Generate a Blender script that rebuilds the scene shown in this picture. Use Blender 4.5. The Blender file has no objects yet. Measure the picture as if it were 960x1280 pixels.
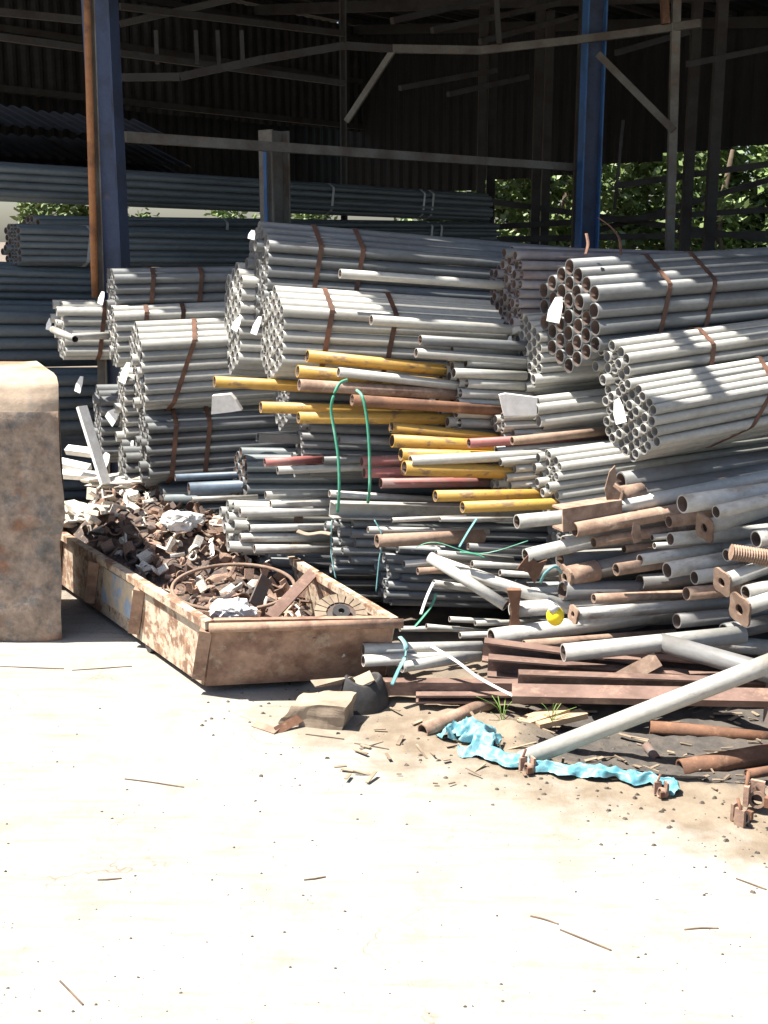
import bpy, bmesh, math, random
from mathutils import Vector, Matrix, noise

rnd = random.Random(7)
R = math.radians
scene = bpy.context.scene
col = scene.collection

# ------------------------------------------------------------------ camera
CAM_H, FPX = 1.6, 1500.0                 # eye height, focal length in 960x1280 pixels
PITCH = math.atan(340 / FPX)
cam_data = bpy.data.cameras.new('camera')
cam = bpy.data.objects.new('camera', cam_data)
col.objects.link(cam)
cam.location = (0, 0, CAM_H)
cam.rotation_euler = (math.pi / 2 - PITCH, 0, 0)
cam_data.sensor_fit = 'VERTICAL'
cam_data.sensor_height = 32.0
cam_data.lens = 32.0 * FPX / 1280
cam_data.clip_start = 0.05
cam_data.clip_end = 2000
scene.camera = cam

# ------------------------------------------------------------------ light
SUN = Vector((-0.52, 0.0, 1.0)).normalized()
world = bpy.data.worlds.new('World')
scene.world = world
world.use_nodes = True
wn = world.node_tree
bg = wn.nodes['Background']
sky = wn.nodes.new('ShaderNodeTexSky')
sky.sky_type = 'NISHITA'
sky.sun_disc = False
sky.sun_elevation = math.asin(SUN.z)
sky.sun_rotation = math.atan2(SUN.x, SUN.y)
sky.air_density = 1.0
sky.dust_density = 2.0
wn.links.new(sky.outputs[0], bg.inputs[0])
bg.inputs[1].default_value = 0.062
sd = bpy.data.lights.new('sun', 'SUN')
sd.energy = 5.0
sd.angle = R(0.5)
sd.color = (1.0, 0.95, 0.86)
so = bpy.data.objects.new('sun', sd)
col.objects.link(so)
so.rotation_euler = (-SUN).to_track_quat('-Z', 'Y').to_euler()
so.location = SUN * 30
scene.view_settings.view_transform = 'Standard'
scene.view_settings.look = 'None'
scene.view_settings.exposure = 1.58
scene.view_settings.gamma = 1.0
scene.view_settings.use_curve_mapping = False

# ------------------------------------------------------------------ placing helpers
CP, SP = math.cos(PITCH), math.sin(PITCH)
EYE = Vector((0, 0, CAM_H))
def ray(px, py):
    a, b = px - 480, 640 - py
    return Vector((a, FPX * CP + b * SP, -FPX * SP + b * CP))
def P(px, py, Y):
    d = ray(px, py)
    return EYE + d * (Y / d.y)
def G(px, py, z=0.0):
    d = ray(px, py)
    return EYE + d * ((z - CAM_H) / d.z)
def scale_at(p):
    return FPX / (p.y * CP - (p.z - CAM_H) * SP)
def along(p0, px, py, yaw):
    """point seen at (px,py) in the vertical plane through p0 with heading yaw"""
    n = Vector((-math.sin(yaw), math.cos(yaw), 0))
    d = ray(px, py)
    return EYE + d * ((p0 - EYE).dot(n) / d.dot(n))

# ------------------------------------------------------------------ object helpers
def tag(o, label=None, cat=None, group=None, kind=None):
    if label: o['label'] = label
    if cat: o['category'] = cat
    if group: o['group'] = group
    if kind: o['kind'] = kind
    return o
def mesh_of(name, verts, faces, mat=None, smooth=False):
    me = bpy.data.meshes.new(name)
    me.from_pydata([tuple(v) for v in verts], [], faces)
    me.update()
    if mat: me.materials.append(mat)
    if smooth:
        me.polygons.foreach_set('use_smooth', [True] * len(me.polygons))
    return me
def world_of(o):
    return o.matrix_basis if o.parent is None else world_of(o.parent) @ o.matrix_basis
def link(name, me, parent=None, mw=None):
    o = bpy.data.objects.new(name, me)
    col.objects.link(o)
    if parent is not None: o.parent = parent
    if mw is not None: o.matrix_basis = mw if parent is None else world_of(parent).inverted() @ mw
    return o
def empty(name, loc):
    o = bpy.data.objects.new(name, None)
    col.objects.link(o)
    o.empty_display_size = 0.1
    o.matrix_basis = Matrix.Translation(loc)
    return o
def frame(p0, axis, roll=0.0):
    x = axis.normalized()
    up = Vector((0, 0, 1)) if abs(x.z) < 0.95 else Vector((0, 1, 0))
    y = up.cross(x).normalized()
    z = x.cross(y)
    m = Matrix((x, y, z)).transposed().to_4x4()
    if roll: m = m @ Matrix.Rotation(roll, 4, 'X')
    m.translation = p0
    return m

class MB:
    """collects shapes into one mesh"""
    def __init__(s): s.v, s.f = [], []
    def add(s, vs, fs):
        n = len(s.v)
        s.v += [Vector(v) for v in vs]
        s.f += [tuple(i + n for i in f) for f in fs]
        return s
    def box(s, x0, x1, y0, y1, z0, z1, m=None):
        vs = [Vector(v) for v in ((x0,y0,z0),(x1,y0,z0),(x1,y1,z0),(x0,y1,z0),(x0,y0,z1),(x1,y0,z1),(x1,y1,z1),(x0,y1,z1))]
        if m is not None: vs = [m @ v for v in vs]
        return s.add(vs, [(0,3,2,1),(4,5,6,7),(0,1,5,4),(1,2,6,5),(2,3,7,6),(3,0,4,7)])
    def prism(s, poly, h0, h1, m=None):
        """poly in (y,z), extruded along x from h0 to h1"""
        n = len(poly)
        vs = [Vector((h0, a, b)) for a, b in poly] + [Vector((h1, a, b)) for a, b in poly]
        if m is not None: vs = [m @ v for v in vs]
        return s.add(vs, [tuple(range(n))[::-1], tuple(range(n, 2*n))] + [(i, (i+1) % n, n+(i+1) % n, n+i) for i in range(n)])
    def build(s, name, mat, parent=None, mw=None, smooth=False):
        return link(name, mesh_of(name, s.v, s.f, mat, smooth), parent, mw)

def sweep(points, r, segs=8, flat=1.0):
    """tube swept along points; r number or list; flat<1 squashes it into a strap"""
    n = len(points)
    rs = r if isinstance(r, (list, tuple)) else [r] * n
    vs, fs = [], []
    for i, p in enumerate(points):
        t = (points[min(i+1, n-1)] - points[max(i-1, 0)]).normalized()
        up = Vector((0, 0, 1)) if abs(t.z) < 0.9 else Vector((1, 0.3, 0))
        a = up.cross(t).normalized(); b = t.cross(a)
        for k in range(segs):
            w = 2 * math.pi * k / segs
            vs.append(p + a * math.cos(w) * rs[i] + b * math.sin(w) * rs[i] * flat)
    for i in range(n - 1):
        for k in range(segs):
            k2 = (k + 1) % segs
            fs.append((i*segs+k, i*segs+k2, (i+1)*segs+k2, (i+1)*segs+k))
    fs.append(tuple(range(segs))[::-1]); fs.append(tuple(range((n-1)*segs, n*segs)))
    return vs, fs
def smooth_path(pts, n=6):
    out = []
    for i in range(len(pts) - 1):
        p0, p1, p2, p3 = pts[max(i-1,0)], pts[i], pts[i+1], pts[min(i+2,len(pts)-1)]
        for k in range(n):
            t = k / n
            out.append(0.5*((2*p1)+(p2-p0)*t+(2*p0-5*p1+4*p2-p3)*t*t+(3*p1-p0-3*p2+p3)*t**3))
    out.append(pts[-1])
    return out

# ------------------------------------------------------------------ materials
def material(name, c1, c2=None, cover=0.35, scale=6.0, rough=0.6, metal=0.0, bump=0.15, bscale=60.0,
             var=0.25, soft=0.06, c3=None, cover3=0.2, scale3=14.0, stretch=(1,1,1), world_space=False, spec=0.4, mott=0.14):
    m = bpy.data.materials.new(name)
    m.use_nodes = True
    nt = m.node_tree; N = nt.nodes; L = nt.links
    b = N['Principled BSDF']
    b.inputs['Roughness'].default_value = rough
    b.inputs['Metallic'].default_value = metal
    b.inputs['Specular IOR Level'].default_value = spec
    tc = N.new('ShaderNodeTexCoord'); oi = N.new('ShaderNodeObjectInfo')
    mp = N.new('ShaderNodeMapping'); mp.inputs['Scale'].default_value = stretch
    if world_space:
        ge = N.new('ShaderNodeNewGeometry'); L.new(ge.outputs['Position'], mp.inputs['Vector'])
    else:
        L.new(tc.outputs['Object'], mp.inputs['Vector'])
    wv = N.new('ShaderNodeMath'); wv.operation = 'MULTIPLY'; wv.inputs[1].default_value = 0.0 if world_space else 91.7
    L.new(oi.outputs['Random'], wv.inputs[0])
    def nz(sc, det=6, rg=0.6, dw=0.0):
        n = N.new('ShaderNodeTexNoise'); n.noise_dimensions = '4D'
        n.inputs['Scale'].default_value = sc; n.inputs['Detail'].default_value = det; n.inputs['Roughness'].default_value = rg
        a = N.new('ShaderNodeMath'); a.operation = 'ADD'; a.inputs[1].default_value = dw
        L.new(wv.outputs[0], a.inputs[0]); L.new(a.outputs[0], n.inputs['W'])
        L.new(mp.outputs[0], n.inputs['Vector'])
        return n.outputs['Fac']
    def ramp(fac, cov, sf):
        r = N.new('ShaderNodeMapRange'); r.clamp = True
        t = 0.5 + (0.5 - cov) * 0.55
        r.inputs['From Min'].default_value = t - sf; r.inputs['From Max'].default_value = t + sf
        L.new(fac, r.inputs['Value'])
        return r.outputs[0]
    def mix(fac, a, bcol):
        x = N.new('ShaderNodeMix'); x.data_type = 'RGBA'
        L.new(fac, x.inputs['Factor'])
        for inp, v in ((x.inputs[6], a), (x.inputs[7], bcol)):
            if isinstance(v, (tuple, list)): inp.default_value = (*v, 1)
            else: L.new(v, inp)
        return x.outputs[2]
    cur = tuple(c1)
    if c2 is not None: cur = mix(ramp(nz(scale), cover, soft), cur, tuple(c2))
    if c3 is not None: cur = mix(ramp(nz(scale3, 8, 0.7, 17.3), cover3, soft), cur, tuple(c3))
    fine = nz(bscale, 5, 0.65, 5.1)
    mr = N.new('ShaderNodeMapRange'); mr.inputs['From Min'].default_value = 0.3; mr.inputs['From Max'].default_value = 0.7
    mr.inputs['To Min'].default_value = 1 - mott; mr.inputs['To Max'].default_value = 1 + mott
    L.new(fine, mr.inputs['Value'])
    vr = N.new('ShaderNodeMapRange'); vr.inputs['To Min'].default_value = 1 - var; vr.inputs['To Max'].default_value = 1 + var
    L.new(oi.outputs['Random'], vr.inputs['Value'])
    mu = N.new('ShaderNodeMath'); mu.operation = 'MULTIPLY'
    L.new(mr.outputs[0], mu.inputs[0]); L.new(vr.outputs[0], mu.inputs[1])
    hs = N.new('ShaderNodeHueSaturation'); L.new(mu.outputs[0], hs.inputs['Value'])
    if isinstance(cur, tuple): hs.inputs['Color'].default_value = (*cur, 1)
    else: L.new(cur, hs.inputs['Color'])
    L.new(hs.outputs[0], b.inputs['Base Color'])
    if bump:
        bp = N.new('ShaderNodeBump'); bp.inputs['Strength'].default_value = bump; bp.inputs['Distance'].default_value = 0.006
        L.new(fine, bp.inputs['Height']); L.new(bp.outputs[0], b.inputs['Normal'])
    return m

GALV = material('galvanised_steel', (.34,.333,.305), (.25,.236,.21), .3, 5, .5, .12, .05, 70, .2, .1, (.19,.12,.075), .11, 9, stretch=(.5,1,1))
GALVSHADE = material('grey_steel_shaded', (.135,.142,.145), (.10,.098,.095), .4, 5, .5, .12, .05, 70, .18, .1, (.17,.09,.05), .06, 9, stretch=(.5,1,1))  # darker copy of the galvanised steel, shade put in for shaded bundles
BLUEG = material('blue_grey_steel', (.13,.15,.158), (.09,.103,.108), .4, 4, .5, .1, .08, 60, .2, .1, stretch=(.4,1,1))
PURP = material('weathered_tube', (.20,.185,.19), (.14,.11,.11), .4, 8, .55, .1, .1, 60, .2, .1, (.22,.10,.06), .12, 14, stretch=(.5,1,1))
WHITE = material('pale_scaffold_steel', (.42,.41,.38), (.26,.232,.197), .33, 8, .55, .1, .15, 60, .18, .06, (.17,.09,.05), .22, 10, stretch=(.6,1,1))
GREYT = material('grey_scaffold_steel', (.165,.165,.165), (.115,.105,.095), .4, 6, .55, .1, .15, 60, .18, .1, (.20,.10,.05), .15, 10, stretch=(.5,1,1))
RUST = material('rusty_steel', (.17,.085,.05), (.10,.052,.034), .45, 9, .85, 0, .35, 50, .2, .1, (.36,.22,.14), .2, 16)
RUSTO = material('orange_rust', (.36,.16,.07), (.22,.10,.05), .4, 8, .85, 0, .3, 50, .05)
RUSTP = material('pale_rust_steel', (.275,.19,.14), (.165,.105,.075), .45, 14, .85, 0, .35, 50, .2, .1, (.45,.36,.28), .2, 18)
CHAN = material('brown_channel_steel', (.175,.112,.09), (.11,.066,.052), .45, 10, .8, 0, .25, 55, .12, .12, (.38,.24,.17), .22, 20, stretch=(.6,1,1))
YELL = material('yellow_paint', (.42,.25,.055), (.22,.135,.065), .36, 30, .5, 0, .12, 60, .1, .03, (.50,.42,.28), .16, 8, stretch=(.5,1,1))
REDP = material('red_paint', (.30,.11,.10), (.22,.15,.14), .4, 10, .55, 0, .12, 60, .15, .06, (.5,.46,.42), .25, 10, stretch=(.5,1,1))
STRAP = material('rusty_strap', (.17,.085,.055), (.10,.055,.04), .5, 10, .7, .2, .2, 60, .2)
PALESTRAP = material('pale_strap', (.45,.45,.43), None, rough=.5, bump=0)
INNER = material('rusty_pipe_bore', (.10,.065,.05), (.06,.045,.04), .4, 8, .9, 0, .1, 50, .3, .1)
TAGM = material('white_tag', (.80,.79,.76), (.68,.64,.58), .3, 20, .6, 0, .1, 40, .04)
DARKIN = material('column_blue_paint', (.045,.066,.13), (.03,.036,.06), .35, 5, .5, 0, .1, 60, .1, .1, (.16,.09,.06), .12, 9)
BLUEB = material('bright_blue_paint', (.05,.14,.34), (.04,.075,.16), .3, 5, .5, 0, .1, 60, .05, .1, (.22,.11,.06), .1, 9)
SHEDST = material('shed_grey_steel', (.16,.152,.135), (.10,.08,.065), .45, 4, .7, 0, .2, 50, .2, .1, (.22,.10,.05), .2, 9)
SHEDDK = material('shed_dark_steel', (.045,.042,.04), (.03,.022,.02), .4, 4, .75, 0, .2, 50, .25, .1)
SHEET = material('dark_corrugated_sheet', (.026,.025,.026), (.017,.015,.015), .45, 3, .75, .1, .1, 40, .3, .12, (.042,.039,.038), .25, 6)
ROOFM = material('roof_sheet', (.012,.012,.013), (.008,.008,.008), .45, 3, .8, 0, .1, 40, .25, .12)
BINM = material('cream_rusty_bin_paint', (.44,.36,.275), (.20,.115,.075), .45, 16, .75, 0, .4, 40, .05, .035, (.30,.19,.12), .40, 24, mott=.25)
BINR = material('rusty_bin_steel', (.29,.185,.13), (.18,.105,.075), .45, 9, .8, 0, .4, 40, .05, .07, (.32,.24,.175), .3, 20, mott=.25)
BINB = material('blue_stencil_paint', (.30,.36,.45), (.52,.42,.30), .5, 9, .75, 0, .2, 40, .02, .04)
TANK = material('peeling_tank_paint', (.27,.205,.16), (.22,.115,.07), .42, 5, .85, 0, .55, 22, .02, .05, (.17,.15,.135), .40, 14, mott=.45)
TANKT = material('sunlit_tank_paint', (.38,.295,.22), (.30,.16,.10), .35, 5, .85, 0, .5, 22, .02, .06, (.30,.27,.24), .3, 9, mott=.2)  # tank paint lightened to put sunlight into the rolled top
SCRAPM = material('scrap_rust', (.33,.215,.16), (.18,.115,.085), .5, 12, .85, 0, .4, 60, .5, .1, (.34,.24,.18), .3, 20)
SCRAPG = material('scrap_dark_iron', (.12,.10,.09), (.15,.075,.05), .4, 12, .8, .1, .3, 60, .4, .1)
SCRAPW = material('scrap_pale', (.68,.64,.57), (.42,.34,.27), .4, 12, .7, 0, .3, 50, .25, .1)
BAGM = material('white_plastic', (.60,.59,.57), (.45,.43,.40), .3, 12, .45, 0, .2, 30, .04)
GREEN = material('green_hose_plastic', (.05,.24,.15), (.16,.36,.27), .4, 8, .45, 0, .1, 50, .1)
TEAL = material('teal_string_plastic', (.10,.24,.25), (.20,.36,.36), .4, 8, .5, 0, .1, 50, .1)
BLUEPL = material('blue_plastic_film', (.09,.27,.33), (.22,.39,.43), .5, 26, .35, 0, .3, 40, .05, .1)
CARD = material('cardboard', (.30,.235,.175), (.20,.155,.115), .4, 9, .85, 0, .3, 40, .05, .1)
RUBBER = material('black_rubber', (.03,.03,.032), (.06,.055,.05), .4, 9, .8, 0, .3, 40, .05, .1)
WOOD = material('dry_wood', (.42,.29,.18), (.28,.18,.11), .4, 6, .85, 0, .3, 60, .2, .1, stretch=(.2,1,1))
CHIP = material('dirt_chip', (.27,.21,.15), (.16,.12,.085), .5, 6, .9, 0, .2, 50, .1, world_space=True)
FINES = material('scrap_fines_rust', (.15,.10,.075), (.07,.055,.05), .5, 22, .9, 0, .6, 60, 0, .05, (.30,.23,.18), .3, 34, mott=.4)
YELB = material('yellow_bottle', (.75,.55,.02), None, rough=.35, bump=0, mott=.03)
LEAF = material('leaf_green', (.11,.18,.05), (.18,.235,.085), .5, 3, .55, 0, .0, 20, .3, .15, mott=.15)
LEAFD = material('leaf_dark', (.06,.12,.03), (.12,.17,.05), .5, 3, .6, 0, .0, 20, .3, .15, mott=.15)
BARK = material('bark', (.11,.08,.055), (.06,.045,.03), .4, 8, .9, 0, .4, 30, .1)
STONE = material('pebble', (.17,.14,.115), (.09,.075,.06), .4, 12, .85, 0, .3, 50, .5)
TWIG = material('dry_twig', (.10,.07,.05), (.17,.12,.08), .4, 12, .9, 0, .2, 50, .3)
WEED = material('weed_green', (.10,.20,.03), (.20,.26,.06), .4, 9, .6, 0, 0, 50, .1)
PANELW = material('white_panel', (.78,.77,.74), (.60,.57,.52), .25, 5, .6, 0, .1, 30, .05, .1)
TARP = material('dark_blue_sheet', (.10,.135,.18), (.07,.085,.11), .4, 5, .5, .1, .1, 40, .1, .1)

# ------------------------------------------------------------------ ground
def make_ground_material():
    m = bpy.data.materials.new('sandy_concrete')
    m.use_nodes = True
    nt = m.node_tree; N = nt.nodes; L = nt.links
    b = N['Principled BSDF']; b.inputs['Roughness'].default_value = 0.92; b.inputs['Specular IOR Level'].default_value = 0.2
    ge = N.new('ShaderNodeNewGeometry')
    def nz(sc, det=7, rg=.62):
        n = N.new('ShaderNodeTexNoise'); n.inputs['Scale'].default_value = sc; n.inputs['Detail'].default_value = det; n.inputs['Roughness'].default_value = rg
        L.new(ge.outputs['Position'], n.inputs['Vector']); return n.outputs['Fac']
    def mr(v, a, c, lo=0., hi=1.):
        r = N.new('ShaderNodeMapRange'); r.clamp = True
        for k, x in zip(('From Min','From Max','To Min','To Max'), (a, c, lo, hi)): r.inputs[k].default_value = x
        L.new(v, r.inputs['Value']); return r.outputs[0]
    def mix(f, a, c):
        x = N.new('ShaderNodeMix'); x.data_type = 'RGBA'; L.new(f, x.inputs['Factor'])
        for i, v in ((6, a), (7, c)):
            if isinstance(v, tuple): x.inputs[i].default_value = (*v, 1)
            else: L.new(v, x.inputs[i])
        return x.outputs[2]
    def mth(op, a, c):
        x = N.new('ShaderNodeMath'); x.operation = op
        for i, v in ((0, a), (1, c)):
            if isinstance(v, (int, float)): x.inputs[i].default_value = v
            else: L.new(v, x.inputs[i])
        return x.outputs[0]
    big = nz(.9, 4); mid = nz(5); fine = nz(70, 6, .7)
    c = mix(mr(big, .40, .60), (.315,.305,.285), (.28,.262,.225))
    mpg = N.new('ShaderNodeMapping'); mpg.inputs['Rotation'].default_value = (0, 0, .35); mpg.inputs['Scale'].default_value = (1.3, 11, 1); L.new(ge.outputs['Position'], mpg.inputs['Vector'])
    stn = N.new('ShaderNodeTexNoise'); stn.inputs['Scale'].default_value = 2.2; stn.inputs['Detail'].default_value = 9; stn.inputs['Roughness'].default_value = .72
    L.new(mpg.outputs[0], stn.inputs['Vector'])
    c = mix(mr(stn.outputs['Fac'], .50, .70, 0, .75), c, (.205,.178,.138))
    vo = N.new('ShaderNodeTexVoronoi'); vo.feature = 'DISTANCE_TO_EDGE'; vo.inputs['Scale'].default_value = 1.1
    wv = N.new('ShaderNodeVectorMath'); wv.operation = 'ADD'; nw = N.new('ShaderNodeTexNoise'); nw.inputs['Scale'].default_value = 2.5; nw.inputs['Detail'].default_value = 5
    L.new(ge.outputs['Position'], nw.inputs['Vector']); L.new(ge.outputs['Position'], wv.inputs[0]); L.new(nw.outputs['Color'], wv.inputs[1]); L.new(wv.outputs[0], vo.inputs['Vector'])
    c = mix(mth('MULTIPLY', mr(vo.outputs['Distance'], .008, .0, 0, .7), mr(nz(3.1), .48, .58)), c, (.14,.115,.085))
    c = mix(mr(mid, .52, .66, 0, .55), c, (.225,.20,.16))
    # loose brown dirt beside the scrap: a band whose edge wanders
    sx = N.new('ShaderNodeSeparateXYZ'); L.new(ge.outputs['Position'], sx.inputs[0])
    edge = mth('ADD', mth('ADD', sx.outputs['Y'], mth('MULTIPLY', sx.outputs['X'], .62)), mth('MULTIPLY', mid, .9))
    dirt = mth('MULTIPLY', mr(edge, 3.82, 4.12), mr(mth('ADD', sx.outputs['X'], mth('MULTIPLY', mid, .5)), -.25, .25))
    c = mix(dirt, c, mix(mr(nz(9), .38, .62), (.235,.193,.145), (.165,.13,.095)))
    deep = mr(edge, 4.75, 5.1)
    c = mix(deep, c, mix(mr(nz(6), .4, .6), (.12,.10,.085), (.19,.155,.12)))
    # shade under the channels, painted into the ground as a dark patch
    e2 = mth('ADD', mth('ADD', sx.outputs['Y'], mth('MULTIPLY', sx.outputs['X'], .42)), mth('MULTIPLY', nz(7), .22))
    shade_patch = mth('MULTIPLY', mr(e2, 3.84, 3.90), mr(mth('ADD', sx.outputs['X'], mth('MULTIPLY', nz(5), .3)), .58, .72))
    c = mix(shade_patch, c, mix(mr(nz(14), .4, .6), (.06,.055,.052), (.10,.087,.075)))
    c = mix(mr(fine, .58, .70, 0, .75), c, mix(shade_patch, (.20,.155,.11), (.06,.055,.05)))
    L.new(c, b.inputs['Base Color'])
    bp = N.new('ShaderNodeBump'); bp.inputs['Strength'].default_value = .55; bp.inputs['Distance'].default_value = .012
    h = mth('ADD', mth('MULTIPLY', mid, .6), mth('MULTIPLY', fine, .5))
    L.new(h, bp.inputs['Height']); L.new(bp.outputs[0], b.inputs['Normal'])
    return m
def ground_z(x, y):
    e = y + .62 * x
    d = min(1, max(0, (e - 3.5) / .4)) * min(1, max(0, (5.6 - y) / .5)) * min(1, max(0, (x + .05) / .25))
    n = noise.fractal(Vector((x*6, y*6, 0)), 1.0, 2.0, 4)
    n2 = noise.fractal(Vector((x*34, y*34, 3)), .8, 2.0, 4)
    ridge = .022 * math.exp(-((e - 4.02 - .12*noise.noise(Vector((x*2, 0, 5)))) / .09) ** 2)
    hol = min(1, max(0, (y + .42*x - 3.74)/.12)) * min(1, max(0, (x - .45)/.2)) * min(1, max(0, (4.4 - y)/.3))
    return d * (n * .011 + n2 * .009) - .05*hol + ridge * (1 if x > -.3 else 0) + n * .0015
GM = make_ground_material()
xs = [-400,-120,-40,-14,-6] + [-3 + .035*i for i in range(172)] + [4,6,14,40,120,400]
ys = [-300,-60,-15,-4,0,1.2] + [1.8 + .03*i for i in range(134)] + [6.2,8,12,20,40,120,400,900]
gv = [(x, y, ground_z(x, y) if (-3 <= x <= 3.05 and 1.8 <= y <= 5.85) else 0) for y in ys for x in xs]
nx = len(xs)
gf = [(j*nx+i, j*nx+i+1, (j+1)*nx+i+1, (j+1)*nx+i) for j in range(len(ys)-1) for i in range(nx-1)]
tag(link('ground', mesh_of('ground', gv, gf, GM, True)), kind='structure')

# ------------------------------------------------------------------ tubes and bundles
_tubes = {}
def tube_mesh(r, length, mat, wall=None, segs=14, inner=None):
    inner = inner or INNER
    wall = wall or r * .13
    key = (round(r, 5), round(length, 3), mat.name, round(wall, 5), segs, inner.name)
    if key in _tubes: return _tubes[key]
    vs, fs = [], []
    for rr in (r, r - wall):
        for x in (0, length):
            for k in range(segs):
                w = 2*math.pi*k/segs
                vs.append((x, rr*math.cos(w), rr*math.sin(w)))
    s = segs
    for k in range(s):
        j = (k+1) % s
        fs.append((k, j, s+j, s+k)[::-1])
        fs.append((2*s+k, 3*s+k, 3*s+j, 2*s+j)[::-1])
        fs.append((k, 2*s+k, 2*s+j, j)[::-1])
        fs.append((s+k, s+j, 3*s+j, 3*s+k)[::-1])
    me = mesh_of('pipe', vs, fs, mat)
    me.materials.append(inner)
    me.polygons.foreach_set('material_index', [1 if i % 4 == 1 else 0 for i in range(len(fs))])
    sm = []
    for i in range(len(fs)): sm.append(i % 4 < 2)
    me.polygons.foreach_set('use_smooth', sm)
    _tubes[key] = me
    return me

def hull(pts):
    pts = sorted(set((round(a, 5), round(b, 5)) for a, b in pts))
    def half(ps):
        h = []
        for p in ps:
            while len(h) > 1 and (h[-1][0]-h[-2][0])*(p[1]-h[-2][1]) - (h[-1][1]-h[-2][1])*(p[0]-h[-2][0]) <= 0: h.pop()
            h.append(p)
        return h[:-1]
    return half(pts) + half(pts[::-1])

YAW = R(22)
INNERG = material('grey_pipe_bore', (.17,.165,.16), (.11,.10,.095), .4, 8, .8, 0, .1, 50, .2, .1)
def bundle(label, cx, cy, Y, dx, dy, D, cols, mat, length=6.0, straps=(), yaw=YAW, tags=(), strap_mat=None, jit=.005,
           wall=None, group='strapped bundles of steel pipe', back=0.0, drop=0.0, sw=.011, inner=None):
    """hexagonally packed bundle: end face centred on pixel (cx,cy) at depth Y, running towards pixel (dx,dy)"""
    p0 = P(cx, cy, Y)
    p1 = along(p0, dx, dy, yaw)
    ax = (p1 - p0).normalized()
    if back: p0 = p0 - ax * back
    m = frame(p0, ax)
    root = empty('pipe_bundle', p0)
    tag(root, label, 'pipe bundle', group)
    me = tube_mesh(D/2*.985, length, mat, wall, 14, inner or (INNERG if mat in (GALV, GALVSHADE) else INNER))
    n = len(cols); pts = []
    for i, c in enumerate(cols):
        lat = (i - (n-1)/2) * D * .866
        for k in range(c):
            if drop and rnd.random() < drop: continue
            pts.append((-lat, (k - (c-1)/2) * D))     # +y of the frame points away from the camera
    for (a, b) in pts:
        sx = rnd.uniform(-jit, jit) - (rnd.uniform(.01, .035) if rnd.random() < .06 else 0)
        w = Matrix.Translation((sx, a, b)) @ Matrix.Rotation(rnd.gauss(0, .0022), 4, 'Y') @ Matrix.Rotation(rnd.gauss(0, .0022), 4, 'Z') @ Matrix.Rotation(rnd.uniform(0, 6.28), 4, 'X')
        link('pipe', me, root, m @ w)
    # straps: flat bands round the bundle
    ring = []
    for a, b in pts:
        for k in range(10):
            w = 2*math.pi*k/10
            ring.append((a + math.cos(w)*(D/2+.001), b + math.sin(w)*(D/2+.001)))
    hp = hull(ring)
    for s in straps:
        px = s[0] if isinstance(s, tuple) else s
        lean = s[1] if isinstance(s, tuple) else .02
        sl = (p1.z - p0.z)
        # position along the axis where it is seen at px
        lo, hi = 0.0, length
        def seen(t):
            q = p0 + ax * t
            return 480 + FPX * q.x / (q.y*CP - (q.z-CAM_H)*SP)
        for _ in range(30):
            mid = (lo+hi)/2
            if seen(mid) < px: lo = mid
            else: hi = mid
        t = lo
        zc = sum(b for a, b in hp)/len(hp)
        vs, fs = [], []
        nh = len(hp)
        for off in (.0005, .003):
            for side in (-sw, sw):
                for a, b in hp:
                    d = math.hypot(a, b) or 1
                    vs.append((t + side + lean*(b-zc)/max(.05, D*3), a*(1+off/d), b*(1+off/d)))
        for k in range(nh):
            j = (k+1) % nh
            fs += [(2*nh+k, 2*nh+j, 3*nh+j, 3*nh+k), (k, nh+k, nh+j, j), (k, j, 2*nh+j, 2*nh+k), (nh+k, 3*nh+k, 3*nh+j, nh+j)]
        link('strap', mesh_of('strap', vs, fs, strap_mat or STRAP), root, m)
    for (tx, ty, tw, th, rot) in tags:
        q = along(p0, tx, ty, yaw + math.pi/2)
        tm = frame(q - ax*.035, ax)
        w2, h2 = tw*.42, th*.42
        poly = [(w2*.8, -h2), (-w2, -h2*.92), (-w2*.75, h2*.3), (-w2*.3, h2), (w2*.6, h2*.85), (w2, -h2*.2)]
        MB().prism(poly, -.0006, .0006, tm @ Matrix.Rotation(.55, 4, 'Z') @ Matrix.Rotation(rot, 4, 'X') @ Matrix.Rotation(.2, 4, 'Y')).build('tag', TAGM, root, Matrix.Identity(4))
    return root

def pipe(label, x0, y0, x1, y1, Y0, dpx, mat, Y1=None, yaw=YAW, ext=0.0, name='loose_pipe', cat='pipe', group=None, square=False, wall=None, segs=16, aspect=1.0):
    """one loose pipe from pixel (x0,y0) at depth Y0 to pixel (x1,y1)"""
    p0 = P(x0, y0, Y0)
    p1 = P(x1, y1, Y1) if Y1 is not None else along(p0, x1, y1, yaw)
    ax = (p1 - p0); L = ax.length + ext
    r = dpx / 2 / scale_at(p0)
    if square:
        t = r * .12; h = r * aspect
        mb = MB()
        mb.box(0, L, -r, r, h-t, h).box(0, L, -r, r, -h, -h+t).box(0, L, -r, -r+t, -h+t, h-t).box(0, L, r-t, r, -h+t, h-t)
        o = link(name, mesh_of(name, mb.v, mb.f, mat), None, frame(p0, ax))
    else:
        o = link(name, tube_mesh(r, L, mat, wall, segs), None, frame(p0, ax, rnd.uniform(0, 6)))
    if label: tag(o, label, cat, group)
    return o

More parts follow.
